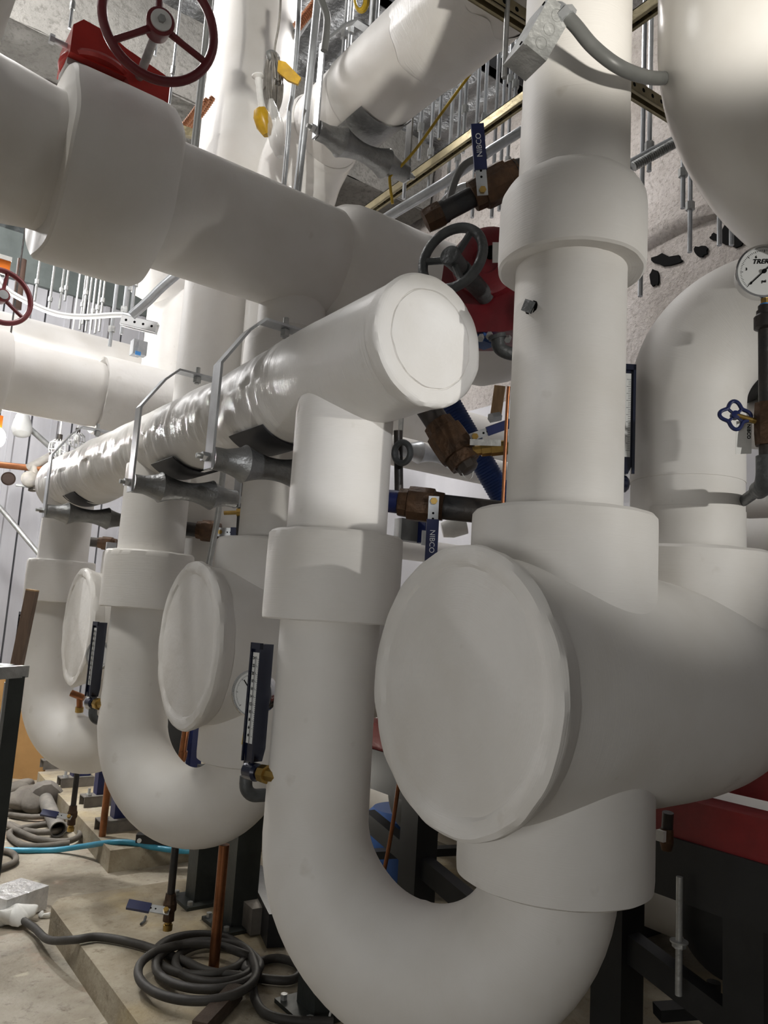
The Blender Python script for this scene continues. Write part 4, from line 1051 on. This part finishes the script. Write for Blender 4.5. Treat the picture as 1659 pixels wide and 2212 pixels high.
def cage(px, py, d, s, lab):
    c = at(px, py, d)
    t = thing('caged_lamp', lab, 'lamp', c)
    m = MB()
    for k in range(6):
        a_ = PI*k/6
        m.tube([c+V((math.cos(a_)*s*r_, math.sin(a_)*s*r_, z_*s)) for r_, z_ in ((-.45, .9), (-.9, .5), (-1, -.2), (-.7, -.9), (0, -1.15), (.7, -.9), (1, -.2), (.9, .5), (.45, .9))], s*.05, 6)
    m.torus(c+V((0, 0, s*.5)), (0, 0, 1), s*.9, s*.05, 24, 6); m.torus(c+V((0, 0, -s*.3)), (0, 0, 1), s, s*.05, 24, 6)
    build('wire_cage', m, 'cage_white', t)
    build('lamp_socket', MB().cyl(c+V((0, 0, s*.9)), c+V((0, 0, s*1.5)), s*.3, 14), 'black_pipe', t)
    build('bulb', MB().ball(c+V((0, 0, s*.1)), s*.42, 14, (1, 1, 1.4)), 'dial_white', t)
    build('lamp_cord', MB().cyl(c+V((0, 0, s*1.45)), V((c.x, c.y, min(H_TOP, c.z+2.5))), .006, 6), 'cage_white', t)
cage(126, 968, 5.4, .065, 'unlit caged string lamp below the flared cover')
cage(166, 950, 5.8, .06, 'unlit caged string lamp close behind the flared cover edge')
t = thing('wall_floodlight', 'grey round floodlight hanging left beneath the side pipe', 'lamp', at(45, 930, 5.8))
build('housing', MB().lathe([(-.10, .03), (-.06, .05), (0, .065), (.05, .075), (.09, .06), (.11, .02), (.112, .001)], at(48, 915, 5.8), (0, -.3, -.9), 24), 'dial_white', t)
lc = onY(-7, 945, 4.9)
t = thing('string_lamp', 'blazing bare bulb at the left edge below the side pipe', 'lamp', lc)
build('bulb', MB().ball(lc+V((.0, 0, 0)), .048, 16, (1, 1, 1.25)), 'lamp_glow', t)
build('lamp_socket', MB().cyl(lc+V((0, 0, .058)), lc+V((0, 0, .13)), .02, 14), 'orange_label', t)
build('lamp_cord', MB().cyl(lc+V((0, 0, .12)), V((lc.x, lc.y, H_TOP)), .005, 6), 'black_pipe', t)
# pipes seen between the drop leg and the riser
z1 = onY(960, 925, 3.35).z
t = solo('background_pipe', MB().tube([(1.75, 3.35, z1), (3.5, 3.35, z1)], .13, 40), 'lagging_smooth', 'white background pipe beyond the diagonal brown valve', 'pipe')
z2 = onY(970, 1000, 3.0).z
solo('background_pipe', MB().tube([(1.75, 3.0, z2), (3.5, 3.0, z2)], .075, 40), 'lagging_smooth', 'lower white background pipe beneath the diagonal brown valve', 'pipe')
z3 = onY(950, 1195, 3.3).z
solo('background_pipe', MB().tube([(1.75, 3.3, z3), (3.5, 3.3, z3)], .06, 40), 'lagging_smooth', 'bright white background pipe behind the hanging blue lever', 'pipe')
a, b = at(960, 855, 2.6), at(1115, 1125, 2.6)
hp_ = [a+(b-a)*(i/150) for i in range(151)]
solo('blue_ribbed_hose', MB().tube(hp_, [.040+.0016*math.sin(i*2*PI/3) for i in range(151)], 20), 'hose_blue_dark', 'dark blue ribbed hose slanting behind the diagonal brown valve', 'hose')
pipe_px('copper_line', [(1099, 835), (1097, 860), (1091, 980), (1084, 1150)], 1.9, .0045, 'copper', 'thin copper tube along the left edge of the tall riser', 'pipe', n=2)
hc_ = at(905, 975, 3.6)
t = thing('roller_hanger', 'bright roller hanger glimpsed beyond the diagonal brown valve', 'pipe hanger', hc_)
pf = []
for i in range(31):
    s = -1+2*i/30; u = abs(s); pf.append((s*.19, .055*((.62+.42*(u/.5)**2) if u <= .5 else (1.04-.42*min(1, ((u-.5)/.3))**.6))))
build('roller', MB().lathe(pf, hc_+V((.10, 0, 0)), (1, -.15, .0), 30), 'galvanised_bright', t)
build('yoke', MB().strip([hc_+V((-.1, .02, -.03)), hc_+V((-.1, .02, .35))], (0, 1, 0), .03, .007), 'galvanised', t)
t = thing('ring_handle', 'dark ring handled fitting at the right edge of the nearest drop leg', 'valve', at(868, 990, 2.3))
build('ring', MB().torus(at(869, 978, 2.2), CAMV+RT*-.9, .030, .009, 28, 10), 'iron_grey', t)
build('stem', MB().cyl(at(860, 930, 2.25), at(862, 1080, 2.25), .013, 12), 'black_pipe', t)
t = thing('timber_post', 'pale timber stud with galvanised nut left of the tall riser', 'timber', at(1078, 870, 2.8))
build('stud', MB().cyl(at(1080, 835, 2.8), at(1070, 905, 2.8), .028, 4), 'wood_light', t)
build('nut', MB().hexp(at(1060, 903, 2.7), at(1078, 900, 2.72), .018), 'galvanised_bright', t)
t = thing('control_box', 'grey and blue cabinet glimpsed behind the hanging blue lever', 'cabinet', at(890, 1150, 3.2))
build('cabinet_body', MB().box(at(888, 1147, 3.2), (.14, .05, .09)), 'conduit_grey', t)
build('side_panel', MB().box(at(916, 1147, 3.18), (.03, .05, .10)), 'handle_blue', t)
build('slotted_bracket', MB().box(at(915, 1162, 3.1), (.018, .006, .06)), 'galvanised_bright', t)
solo('rolled_sheet', MB().lathe([(0, .03), (.04, .04), (.10, .035), (.1, .01)], at(955, 1145, 3.1), RT+UP*.2, 12), 'label_white', 'cream rolled sheet behind the hanging blue lever', 'sheet')
pipe_px('support_rod', [(482, 1020), (470, 1120), (452, 1215), (440, 1310)], 2.9, .0115, 'galvanised', 'leaning grey rod with coupling between the second drop leg and its casing', 'rod', n=2)
# right edge glimpses behind the gauge pipe
pc_ = at(1640, 800, 2.6)
solo('dark_pipe', MB().tube([at(1598, 822, 2.7), at(1680, 775, 2.5)], .085, 24), 'base_black', 'dark pipe behind the gauge at the right edge', 'pipe')
solo('background_pipe', MB().tube([at(1560, 905, 2.9), at(1720, 915, 2.6)], .10, 32), 'lagging_smooth', 'white pipe behind the small blue wheel at the right edge', 'pipe')
solo('capped_stub', MB().lathe([(0, .012), (0, .022), (.012, .031), (.03, .033), (.2, .033)], at(1603, 1097, 2.3), at(1670, 1094, 2.2)-at(1603, 1097, 2.3), 24), 'lagging_smooth', 'short grey capped pipe stub at the right edge below the pipe elbow', 'pipe')
solo('background_pipe', MB().tube([at(1560, 1160, 2.9), at(1740, 1150, 2.6)], .09, 32), 'lagging_smooth', 'white horizontal pipe at right edge under the capped stub', 'pipe')

# ================================================================== floor and bases
mb = MB().prism([(.885, -1.2), (.885, 3.20), (.93, 3.27), (3.3, 3.27), (3.3, -1.2)], (0, 0, 0), (1, 0, 0), (0, 1, 0), (0, 0, .10)).jitter(.004, 3)
struct('trim_7', mb, 'concrete_pad', label='raised concrete housekeeping pad under the nearer pumps', smooth=False)
pA = onZ(238, 1838, .1); pB = onZ(82, 1667, .1)
mb = MB().prism([(pA.x, pA.y), (pB.x, pB.y), (3.3, pB.y), (3.3, pA.y)], (0, 0, 0), (1, 0, 0), (0, 1, 0), (0, 0, .10)).jitter(.004, 3)
struct('trim_8', mb, 'concrete_pad', label='farther raised concrete pad carrying blue stands', smooth=False)
cc0 = onZ(248, 1862, 0); cc1 = onZ(430, 1846, 0)
mb = MB().bar(cc0+V((0, 0, .045)), cc1+V((0, 0, .04)), .10, .09, (0, 0, 1)); mb.jitter(.012, 9)
solo('concrete_kerb', mb, 'concrete_pad', 'broken ended concrete block on floor behind the copper drain tube', 'concrete block', smooth=False)
# posts
def post(root, x, y, z0, z1, w=.10, plate=True, dark=True):
    k = w/2
    mb = MB().box((x, y, (z0+z1)/2+.006), (w, w, z1-z0-.012))
    build('post', mb, 'post_steel', root, smooth=False)
    if plate:
        bp_ = build('base_plate', MB().box((x, y, z0+.006), (w*2, w*1.9, .012)), 'post_steel', root, smooth=False)
        for sx in (-1, 1):
            for sy in (-1, 1):
                build('anchor_bolt', MB().hexp((x+sx*w*.8, y+sy*w*.75, z0+.012), (x+sx*w*.8, y+sy*w*.75, z0+.028), .011), 'galvanised', bp_)
FX = 1.93
labs = ('black steel post standing on the pad behind the copper drain tube', 'grey green steel post left of the taller black post', 'black post stump under the nearest return bend at bottom')
fts = ((512, 1995), (432, 1945), (690, 2178))
for k, (x, y) in enumerate(fts):
    f = onZ(x, y, .1)
    t = thing('steel_post', labs[k], 'post', f)
    post(t, f.x, f.y, .1, .62 if k != 2 else .30, .10 if k != 1 else .09)
# red and black equipment frame along Y
zr0 = onX(812, 1605, FX).z; zr1 = onX(812, 1560, FX).z
zk0 = onX(870, 1690, FX).z
def frame(root, y0, y1):
    zb_ = .80; 
    build('red_beam', MB().box((FX, (y0+y1)/2, .79), (.10, y1-y0, .10)), 'frame_red', root, smooth=False)
    build('red_upper_rail', MB().box((FX+.14, (y0+y1)/2, .896), (.06, y1-y0, .09)), 'frame_red', root, smooth=False)
    for yy in (y0+.1, (y0+y1)/2, y1-.1):
        b_ = build('red_bracket', MB().box((FX+.10, yy, .88), (.08, .09, .16)), 'frame_red', root, smooth=False)
        build('bracket_bolt', MB().hexp((FX+.04, yy, .90), (FX+.06, yy, .90), .016), 'galvanised', b_)
    build('black_beam', MB().box((FX, (y0+y1)/2, .665), (.12, y1-y0, .15)), 'base_black', root, smooth=False)
    for yy in [onX(px_, py_, FX).y for px_, py_ in ((905, 1800), (1333, 2100), (1628, 2100))]:
        l_ = build('leg', MB().box((FX, yy, .345), (.10, .10, .49)), 'base_black', root, smooth=False)
        build('base_plate', MB().box((FX, yy, .106), (.18, .18, .012)), 'base_black', l_, smooth=False)
    for (pa, pb2) in (((795, 1768), (1040, 1975)), ((1345, 2030), (1600, 2225))):
        build('brace', MB().bar(onX(*pa, FX-.0), onX(*pb2, FX-.0), .05, .07, (0, 0, 1)), 'base_black', root, smooth=False)
    build('nameplate', MB().box((FX-.052, y1-.5, .79), (.004, .07, .04)), 'galvanised', root, smooth=False)
t = thing('equipment_frame', 'red and black steel frame on legs behind the nearest pump casing', 'frame', (FX, 1.6, .1))
frame(t, .45, 2.75)
def drum(root, x, y, z):
    build('drum_body', MB().lathe([(0, .02), (.01, .11), (.03, .145), (.06, .155), (.30, .155), (.34, .14), (.36, .02)], (x, y, z), (1, 0, 0), 48), 'base_black', root)
    build('drain_spigot', MB().cyl((x+.06, y+.05, z-.17), (x+.06, y+.05, z-.24), .018, 12), 'base_black', root)
    build('mount_bar', MB().bar((x-.06, y+.14, z-.255), (x+.28, y-.06, z-.225), .05, .03), 'base_black', root, smooth=False)
qd = onX(1440, 1900, FX+.08)
t = thing('black_drum', 'black drum hanging below the red beam at lower right', 'tank', (FX+.08, qd.y-.185, .40))
drum(t, FX+.08, qd.y-.155, .52)
qe = onX(824, 1680, FX+.08)
copy_tree(t, (0, qe.y-qd.y, .04), 'black drum glimpsed between the nearest drop leg and pump casing')
rp = onX(1466, 2150, FX-.09); rq = onX(1463, 1905, FX-.09)
t = thing('threaded_support', 'threaded rod with nuts hanging below black beam at lower right', 'rod', rp)
build('rod', MB().cyl(rp, V((rp.x, rp.y, .66)), .0085, 12), 'galvanised', t)
zn = onX(1466, 2035, FX-.09).z
build('nut', MB().hexp(V((rp.x, rp.y, zn-.012)), V((rp.x, rp.y, zn)), .017), 'galvanised', t)
build('washer', MB().cyl(V((rp.x, rp.y, zn)), V((rp.x, rp.y, zn+.004)), .022, 18), 'galvanised', t)
# pale pipe low behind the frame
t = solo('low_return_pipe', MB().tube([(2.75, -1.0, .50), (2.75, 1.0, .50), (2.75, 3.2, .50), (2.75, 4.2, .50)], .33, 48), 'lagging_smooth', 'large pale pipe lying low behind the red and black frame', 'pipe')
solo('pipe_saddle', MB().box((2.75, 2.0, .135), (.5, .2, .07)).box((2.75, .4, .135), (.5, .2, .07)), 'base_black', 'black saddle blocks under the low pale pipe', 'support', smooth=False)
bq = onX(852, 1870, 2.30)
solo('blue_tank', MB().lathe([(0, .12), (.0, .15), (.30, .15), (.33, .12), (.33, .001)], (2.22, bq.y-.12, .1), (0, 0, 1), 32), 'sign_blue', 'dark blue tank on the pad behind the frame legs', 'tank')
pipe_px('copper_line', [(862, 1688), (850, 1770), (838, 1840), (828, 1890)], 2.0, .0055, 'copper', 'thin leaning copper tube between the nearest drop leg and casing', 'pipe', n=2)
t = thing('small_valve', 'small bronze valve on black pipe right of nearest casing outlet', 'valve', at(1442, 1790, 1.85))
build('valve_body', MB().lathe([(0, .012), (0, .016), (.03, .017), (.05, .012)], at(1440, 1790, 1.85), (0, 0, -1), 10), 'bronze', t)
build('pipe_stub', MB().cyl(at(1443, 1755, 1.85), at(1441, 1792, 1.85), .0135, 14), 'black_pipe', t)
build('tag', MB().box(at(1430, 1805, 1.84), (.02, .02, .025)), 'label_white', t)
# copper drain tubes
f = onZ(461, 2094, .1)
t = solo('drain_tube', MB().tube([f, V((f.x, f.y, .485))], .0175, 18), 'copper', 'copper drain tube standing from the pad up to the second return bend', 'pipe')
f = onZ(216, 1852, 0)
t = solo('drain_tube', MB().tube([f, f+V((0, 0, .49))], .0175, 18), 'copper', 'copper drain tube standing on the floor below the farthest return bend', 'pipe')
# small copper pipework through the second bend's loop
t = thing('copper_riser', 'copper pipe with elbow seen through the loop of the second return bend', 'pipe', at(400, 1640, 3.6))
build('tube', MB().tube(smooth_path([at(404, 1560, 3.6), at(398, 1600, 3.6), at(392, 1635, 3.6), at(382, 1646, 3.6), at(362, 1632, 3.6)], 6), .017, 16), 'copper', t)
build('elbow_fitting', MB().tube(smooth_path([at(396, 1622, 3.6), at(392, 1640, 3.6), at(380, 1648, 3.6), at(366, 1636, 3.6)], 6), .0205, 16), 'copper', t)
solo('control_cabinet', MB().box(V((at(372, 1580, 4.0).x, at(372, 1580, 4.0).y, (at(372, 1580, 4.0).z+.18)/2+.0)), (.12, .06, at(372, 1580, 4.0).z-.02)), 'base_black', 'black cabinet seen through the loop of the second return bend', 'cabinet', smooth=False)
solo('blue_support', MB().box(at(420, 1620, 4.0), (.06, .06, .34)), 'stand_blue', 'blue upright seen through the loop of the second return bend', 'support', smooth=False)
t = thing('copper_tee', 'copper tee and cap beside the second stick thermometer', 'fitting', at(172, 1510, 3.6))
build('tee_body', MB().tube([at(154, 1497, 3.6), at(182, 1508, 3.6)], .016, 14).tube([at(172, 1500, 3.6), at(172, 1530, 3.6)], .014, 14), 'copper', t)
build('cap', MB().cyl(at(172, 1527, 3.6), at(171, 1538, 3.6), .019, 10), 'brass', t)
# blue stands with channel feet on the far pad
for k, (x, y, hgt) in enumerate(((252, 1792, .20), (214, 1738, .34), (162, 1697, .30), (122, 1658, .22))):
    f = onZ(x, y, .1)
    t = thing('blue_stand', ['dark blue stand nearest the copper drain tube on the far pad', 'tall dark blue stand plate behind the farthest drain valve', 'dark blue stand left of the farthest drain valve', 'dark blue stand at the far left corner of the far pad'][k], 'stand', f)
    mb = MB()
    mb.box(f+V((0, 0, .055)), (.20, .10, .006)); mb.box(f+V((-.0, -.047, .029)), (.20, .006, .058)); mb.box(f+V((0, .047, .029)), (.20, .006, .058))
    build('channel_foot', mb, 'dust_grey', t, smooth=False)
    build('upright', MB().box(f+V((.03, .02, .058+hgt/2)), (.11, .07, hgt)), 'stand_blue', t, smooth=False)
    build('anchor_bolt', MB().cyl(f+V((-.07, -.02, .058)), f+V((-.07, -.02, .10)), .008, 10).hexp(f+V((-.07, -.02, .058)), f+V((-.07, -.02, .07)), .016), 'galvanised_bright', t)
p, q = onZ(295, 1812, .13), onZ(400, 1815, .13)
t = thing('loose_channel', 'dark steel channel with round hole lying beside the second bend', 'steel channel', p)
build('channel', MB().bar(p, q+(q-p)*.5, .05, .05), 'base_black', t, smooth=False)
build('hole', MB().cyl(p+(q-p)*.08+V((-.015, -.027, 0)), p+(q-p)*.08+V((-.015, -.024, 0)), .011, 12), 'dial_white', t)
# second casing skid pieces behind the black posts
a, b = onZ(437, 1868, .17), onZ(470, 1915, .17)
solo('skid_rail', MB().bar(onZ(440, 1880, .15), onZ(560, 1990, .15), .06, .09), 'dust_grey', 'grey steel skid rail on the pad between the two black posts', 'rail', smooth=False)
solo('skid_rail', MB().bar(onZ(545, 1900, .16), onZ(600, 2010, .16), .07, .11), 'black_steel', 'dark steel skid rail right of the taller black post', 'rail', smooth=False)
# hoses
def hose(name, pts, z, r, m, lab, seg=12, n=8):
    ps = []
    for i, (x, y) in enumerate(pts):
        zz_ = z[i] if isinstance(z, list) else z
        ps.append(onZ(x, y, zz_))
    return solo(name, MB().tube(smooth_path(ps, n), r, seg), m, lab, 'hose')
hz_ = .1+.014
pts = [(45, 1985), (75, 2005), (105, 2030), (160, 2030), (215, 2024), (300, 2040), (390, 2072), (450, 2098), (540, 2110), (620, 2118), (648, 2103), (640, 2082), (600, 2070), (560, 2078), (530, 2096)]
zs = [.03, .035, .06, .113, .116]+[.116]*10
for k in range(4):
    cx0, cy0, rx, ry = ((432, 2062, 98, 44), (445, 2085, 112, 52), (420, 2100, 128, 62), (455, 2080, 85, 42))[k]
    for i in range(12):
        a_ = -.2+2*PI*i/12
        pts.append((cx0+rx*math.cos(a_)+3*k, cy0+ry*math.sin(a_))); zs.append(.116+.014*(k % 3)+.006*math.sin(i))
pts += [(545, 2125), (552, 2160), (575, 2190), (630, 2204), (720, 2208)]; zs += [.118, .116, .116, .116, .116]
hose('rubber_hose', pts, zs, .0135, 'hose_black', 'black rubber hose coiled on the near concrete pad')
hose('water_hose', [(10, 1836), (60, 1837), (120, 1836), (180, 1828), (235, 1820), (280, 1820), (330, 1830), (390, 1838), (440, 1838), (480, 1838), (560, 1840)], [.014, .014, .014, .05, .105, .115, .10, .10, .09, .09, .09], .0135, 'hose_cyan', 'bright blue hose lying across the floor at left')
pts = [(20, 1760), (70, 1765), (130, 1762), (160, 1772), (150, 1785), (110, 1797), (60, 1795), (20, 1780), (30, 1790), (80, 1812), (140, 1818), (172, 1805), (165, 1788), (120, 1780), (70, 1785), (20, 1800), (60, 1828), (150, 1822)]
hose('dusty_hose', pts, [.018+.006*(i % 3) for i in range(len(pts))], .016, 'hose_dusty', 'dusty grey hose looped on the floor at far left')
hose('dusty_hose', [(-20, 1838), (10, 1838), (30, 1845), (34, 1858), (20, 1868), (-10, 1878)], .018, .014, 'hose_dusty', 'short dusty hose loop at left edge under the cart leg')
# loose pipe with dusty coupling
a, b = onZ(96, 1722, .07), onZ(126, 1792, .045)
t = thing('loose_pipe', 'dusty steel pipe length lying on the floor with open end', 'pipe', b)
d_ = b-a
build('pipe', MB().lathe([(0, .041), (d_.length, .041), (d_.length, .036), (d_.length*.6, .036), (d_.length*.6, .001)], a, d_, 28, (True, False)), 'pipe_dusty', t)
mb = MB().lathe([(-.06, .03), (-.06, .085), (.0, .10), (.05, .085), (.06, .05)], a, d_, 24, rf=lambda i, tt, th, r: (r*(1+.15*nrm(math.cos(th)*2, math.sin(th)*2, i)), tt)); build('coupling', mb, 'dust_grey', t)
c = onZ(115, 1722, .06)
solo('white_disc', MB().lathe([(0, .001), (.003, .04), (.0, .075), (.006, .076), (.009, .04), (.008, .001)], c, (.3, -.5, .8), 20, rf=lambda i, tt, th, r: (r, tt+.008*math.sin(th*7)*r/.07)), 'label_white', 'crinkled white plastic disc beside the loose steel pipe', 'disc')
mb = MB()
for k in range(7):
    c = onZ(40+random.uniform(0, 55), 1690+random.uniform(0, 45), .05)
    mb.ball(c, random.uniform(.05, .09), 10, (1.2, 1, .8))
mb.jitter(.03, 9)
solo('rag_heap', mb, 'hose_dusty', 'heap of dusty rags and fittings on the floor under the cardboard', 'heap')
# cart frame at the left edge
D0 = 2.0
t = thing('steel_cart', 'dark grey steel cart frame cut by the left frame edge', 'cart', at(8, 1990, D0))
a = at(34, 1460, D0); hh = a.z
X1 = V((-.62, .78, 0)).normalized(); Y1_ = V((-.78, -.62, 0)).normalized()
for dx, dy in ((0, 0), (.55, 0), (0, .4), (.55, .4)):
    p0 = V((a.x, a.y, 0))+Y1_*dx*1.0+V((X1.x, X1.y, 0))*dy
    build('leg', MB().bar(p0, p0+V((0, 0, hh)), .038, .038), 'post_steel', t, smooth=False)
for dy in (0, .4):
    p0 = V((a.x, a.y, hh))+X1*dy; build('top_rail', MB().bar(p0+V((0, 0, .012))-Y1_*.02, p0+Y1_*.57+V((0, 0, .012)), .045, .03), 'galvanised', t, smooth=False)
for dx in (0, .55):
    p0 = V((a.x, a.y, hh))+Y1_*dx; build('cross_rail', MB().bar(p0+V((0, 0, .012)), p0+X1*.42+V((0, 0, .012)), .04, .03), 'galvanised_bright', t, smooth=False)
build('shelf', MB().bar(V((a.x, a.y, .25))+X1*.2, V((a.x, a.y, .25))+X1*.2+Y1_*.55, .42, .02), 'post_steel', t, smooth=False)
ln = MB().bar(V((a.x, a.y, hh-.02))+X1*.03-Y1_*.012, V((a.x, a.y, .05))+X1*.03-Y1_*.012, .016, .02)
build('inner_angle', ln, 'galvanised', t, smooth=False)
# batten leaning by the farthest leg
a, b = at(70, 1276, 2.75), at(36, 1440, 2.72); d_ = (b-a).normalized()
k_ = (a.z-0)/(-d_.z)
t = solo('wood_batten', MB().bar(a, a+d_*k_*.995, .036, .030, CAMV), 'wood_brown', 'brown wooden batten leaning upright left of the farthest drop leg', 'timber', smooth=False)
build('pale_end', MB().bar(a-d_*.004, a+d_*.001, .0362, .0302, CAMV), 'wood_light', t, smooth=False)  # top end in paler wood than the brown length
# cardboard behind
f = onZ(62, 1684, 0)
t = thing('cardboard_sheet', 'brown cardboard panel with blue print standing behind the cart frame', 'cardboard', f)
ux_ = V((.80, -.60, 0)); 
build('sheet', MB().box(f+V((-.10, .09, .37)), (.46, .03, .74), Matrix((ux_, V((.6, .8, 0)), V((0, 0, 1)))).transposed()), 'cardboard', t, smooth=False)
build('blue_print', MB().prism([(-.34, .10), (-.20, .20), (-.06, .30), (.02, .36), (.06, .30), (.0, .20), (-.10, .10), (-.22, .02)], f+V((-.02, .04, .22))-V((.6, .8, 0))*.005, ux_, (0, 0, 1), -V((.6, .8, 0))*.001), 'poster_blue', t, smooth=False)
# wrapped block and plastic
c = onZ(28, 1945, .05)
mb = MB().box(c, (.20, .16, .09), Matrix.Rotation(.5, 3, 'Z'))
solo('wrapped_block', mb, 'foil_wrap', 'block in crinkled silvery wrap on the floor at left edge', 'package', smooth=False)
mb = MB()
for k in range(6): mb.ball(onZ(5+10*k+random.uniform(-4, 4), 1985-2*k+random.uniform(-6, 6), .03+.01*(k % 2)), .045, 12, (1.2, .9, .7))
mb.jitter(.025, 16)
solo('foam_scrap', mb, 'label_white', 'crumpled cream foam scrap around hose end at the left edge', 'scrap')
c = onZ(102, 1976, .012); mb = MB().ball(c, .016, 8, (1.4, .8, .6)).ball(c+V((-.02, .01, 0)), .012, 8); mb.jitter(.008, 60)
solo('foam_crumb', mb, 'label_white', 'small pale crumb on the floor left of pad corner', 'scrap')
c = onZ(312, 1990, .108); mb = MB().tube([c+V((-.02, -.02, 0)), c, c+V((.015, .03, .004))], .005, 6)
solo('green_scrap', mb, 'iron_grey', 'dark twisted scrap on the near pad above hose coil', 'scrap')
a, b = onZ(510, 2140, .125), onZ(430, 2225, .125)
solo('dark_timber', MB().bar(a, b, .045, .04), 'wood_dark', 'dark weathered timber piece lying by the hose coil at bottom', 'timber', smooth=False)
c1 = onZ(250, 1988, .1035)
for k, (pl, m_, lb_) in enumerate(((((718, 2212), (712, 2195), (722, 2170)), 'label_white', 'white loose wire below the nearest return bend'),
                                   (((745, 2212), (760, 2195), (772, 2180)), 'wheel_red', 'red loose wire below the nearest return bend'),
                                   (((800, 2214), (815, 2200), (830, 2188)), 'copper_bright', 'copper loose wire below the nearest return bend'))):
    solo('loose_wire', MB().tube(smooth_path([onZ(x, y, .11+.012*i) for i, (x, y) in enumerate(pl)], 6), .0035, 8), m_, lb_, 'wire')
# ================================================================== room shell
WX, WY, H = 3.6, 8.5, H_TOP
struct('floor', MB().box((0, 3, -.05), (13, 14, .1)), 'concrete_floor', loc=(0, 0, 0))
struct('ceiling', MB().box((0, 3, H+.05), (13, 14, .1)), 'foil_deck', loc=(0, 0, H))
struct('wall_right', MB().box((WX+.1, 3, H/2), (.2, 14, H)), 'sprayed_fireproofing', loc=(WX, 3, 0))
mb = MB(); x = -6.4
while x < WX:
    mb.box((x+.19, WY+.06, 2.25), (.38, .12, 4.5)); mb.box((x+.21, WY-.004, 2.25), (.05, .03, 4.5)); x += .4
struct('wall_back', mb, 'panel_wall', loc=(0, WY, 0), smooth=False)
struct('trim_9', MB().box((WX-.02, 3, 1.375), (.05, 14, 2.75)), 'panel_wall', loc=(WX-.02, 3, 0), label='smooth pale lower panel of the right wall')
struct('trim_1', MB().box((-1.4, WY-.03, 4.75), (10, .06, .5)), 'panel_band', label='dark band along the top of the back wall')
# ------------------------------------------------------------------ light
w = bpy.data.worlds.new('world'); SC.world = w; w.use_nodes = True
w.node_tree.nodes['Background'].inputs['Color'].default_value = (1.0, .98, .95, 1)
w.node_tree.nodes['Background'].inputs['Strength'].default_value = .155
def lamp(kind, name, loc, power, col=(1, .97, .92), size=.1, target=None, **kw):
    l = bpy.data.lights.new(name, kind); l.energy = power; l.color = col
    if kind == 'AREA': l.size = size
    else: l.shadow_soft_size = size
    for k, v in kw.items(): setattr(l, k, v)
    o = bpy.data.objects.new(name, l); COL.objects.link(o); o.location = V(loc)
    if target is not None: o.rotation_euler = (V(target)-V(loc)).to_track_quat('-Z', 'Y').to_euler()
    return o
lp = onY(-8, 945, 4.9)
lamp('POINT', 'string_light', lp, 2200, (1, .985, .96), .05)
lamp('AREA', 'ceiling_fixture_light', (-1.5, 3.6, 4.6), 18, (1, .99, .965), 1.0, (-.4, 2.9, 0))
lamp('POINT', 'rear_ceiling_light', (2.1, 2.9, 4.5), 80, (1, .97, .95), .15)
lamp('POINT', 'rear_left_ceiling_light', (.3, 3.6, 4.4), 125, (1, .975, .96), .15)
lamp('POINT', 'back_wall_fill_light', (-.3, 6.6, 4.3), 270, (1, .98, .97), .15)  # added fill for the back wall and its top band, no fixture there
lamp('SPOT', 'cap_fill_spot', (.05, -1.9, 1.86), 165, (.99, .99, 1), .03, (.955, 1.25, 1.715), spot_size=math.radians(8.6), spot_blend=.2)  # added narrow spot to brighten the header end cap and nearest leg top
lamp('SPOT', 'floor_fill_spot', (-.9, 2.5, 4.5), 230, (1, .97, .90), .2, (.45, 2.85, 0), spot_size=math.radians(46), spot_blend=.5)  # added spot that brightens the floor at left
lamp('POINT', 'under_frame_light', (1.72, 2.98, .55), 4, (1, .95, .85), .06)
lamp('SPOT', 'upper_fill_spot', (-.4, .2, 3.15), 160, (1, .98, .93), .03, (1.28, 2.9, 3.12), spot_size=math.radians(15), spot_blend=.3)  # extra spot put in to brighten the tall vertical pipe
lamp('SPOT', 'low_fill_spot', (-1.1, .1, .95), 42, (1, .985, .95), .35, (1.1, 1.35, .80), spot_size=math.radians(58), spot_blend=.6)  # added soft front fill for the drop legs and nearest casing
lamp('SPOT', 'upward_fill_spot', (.3, -1.2, 1.2), 390, (1, .95, .86), .05, (1.0, .55, 3.26), spot_size=math.radians(44), spot_blend=.25)  # added spot, cone shaped to light high pipework and miss the overhead pipe
lamp('SPOT', 'work_light_right', (1.78, -1.7, 1.72), 140, (1, .975, .92), .03, (1.34, 1.1, 1.73), spot_size=math.radians(25), spot_blend=.75)
SC.view_settings.view_transform = 'Standard'; SC.view_settings.look = 'None'
SC.view_settings.exposure = 0.0; SC.view_settings.gamma = 1.0; SC.view_settings.use_curve_mapping = False
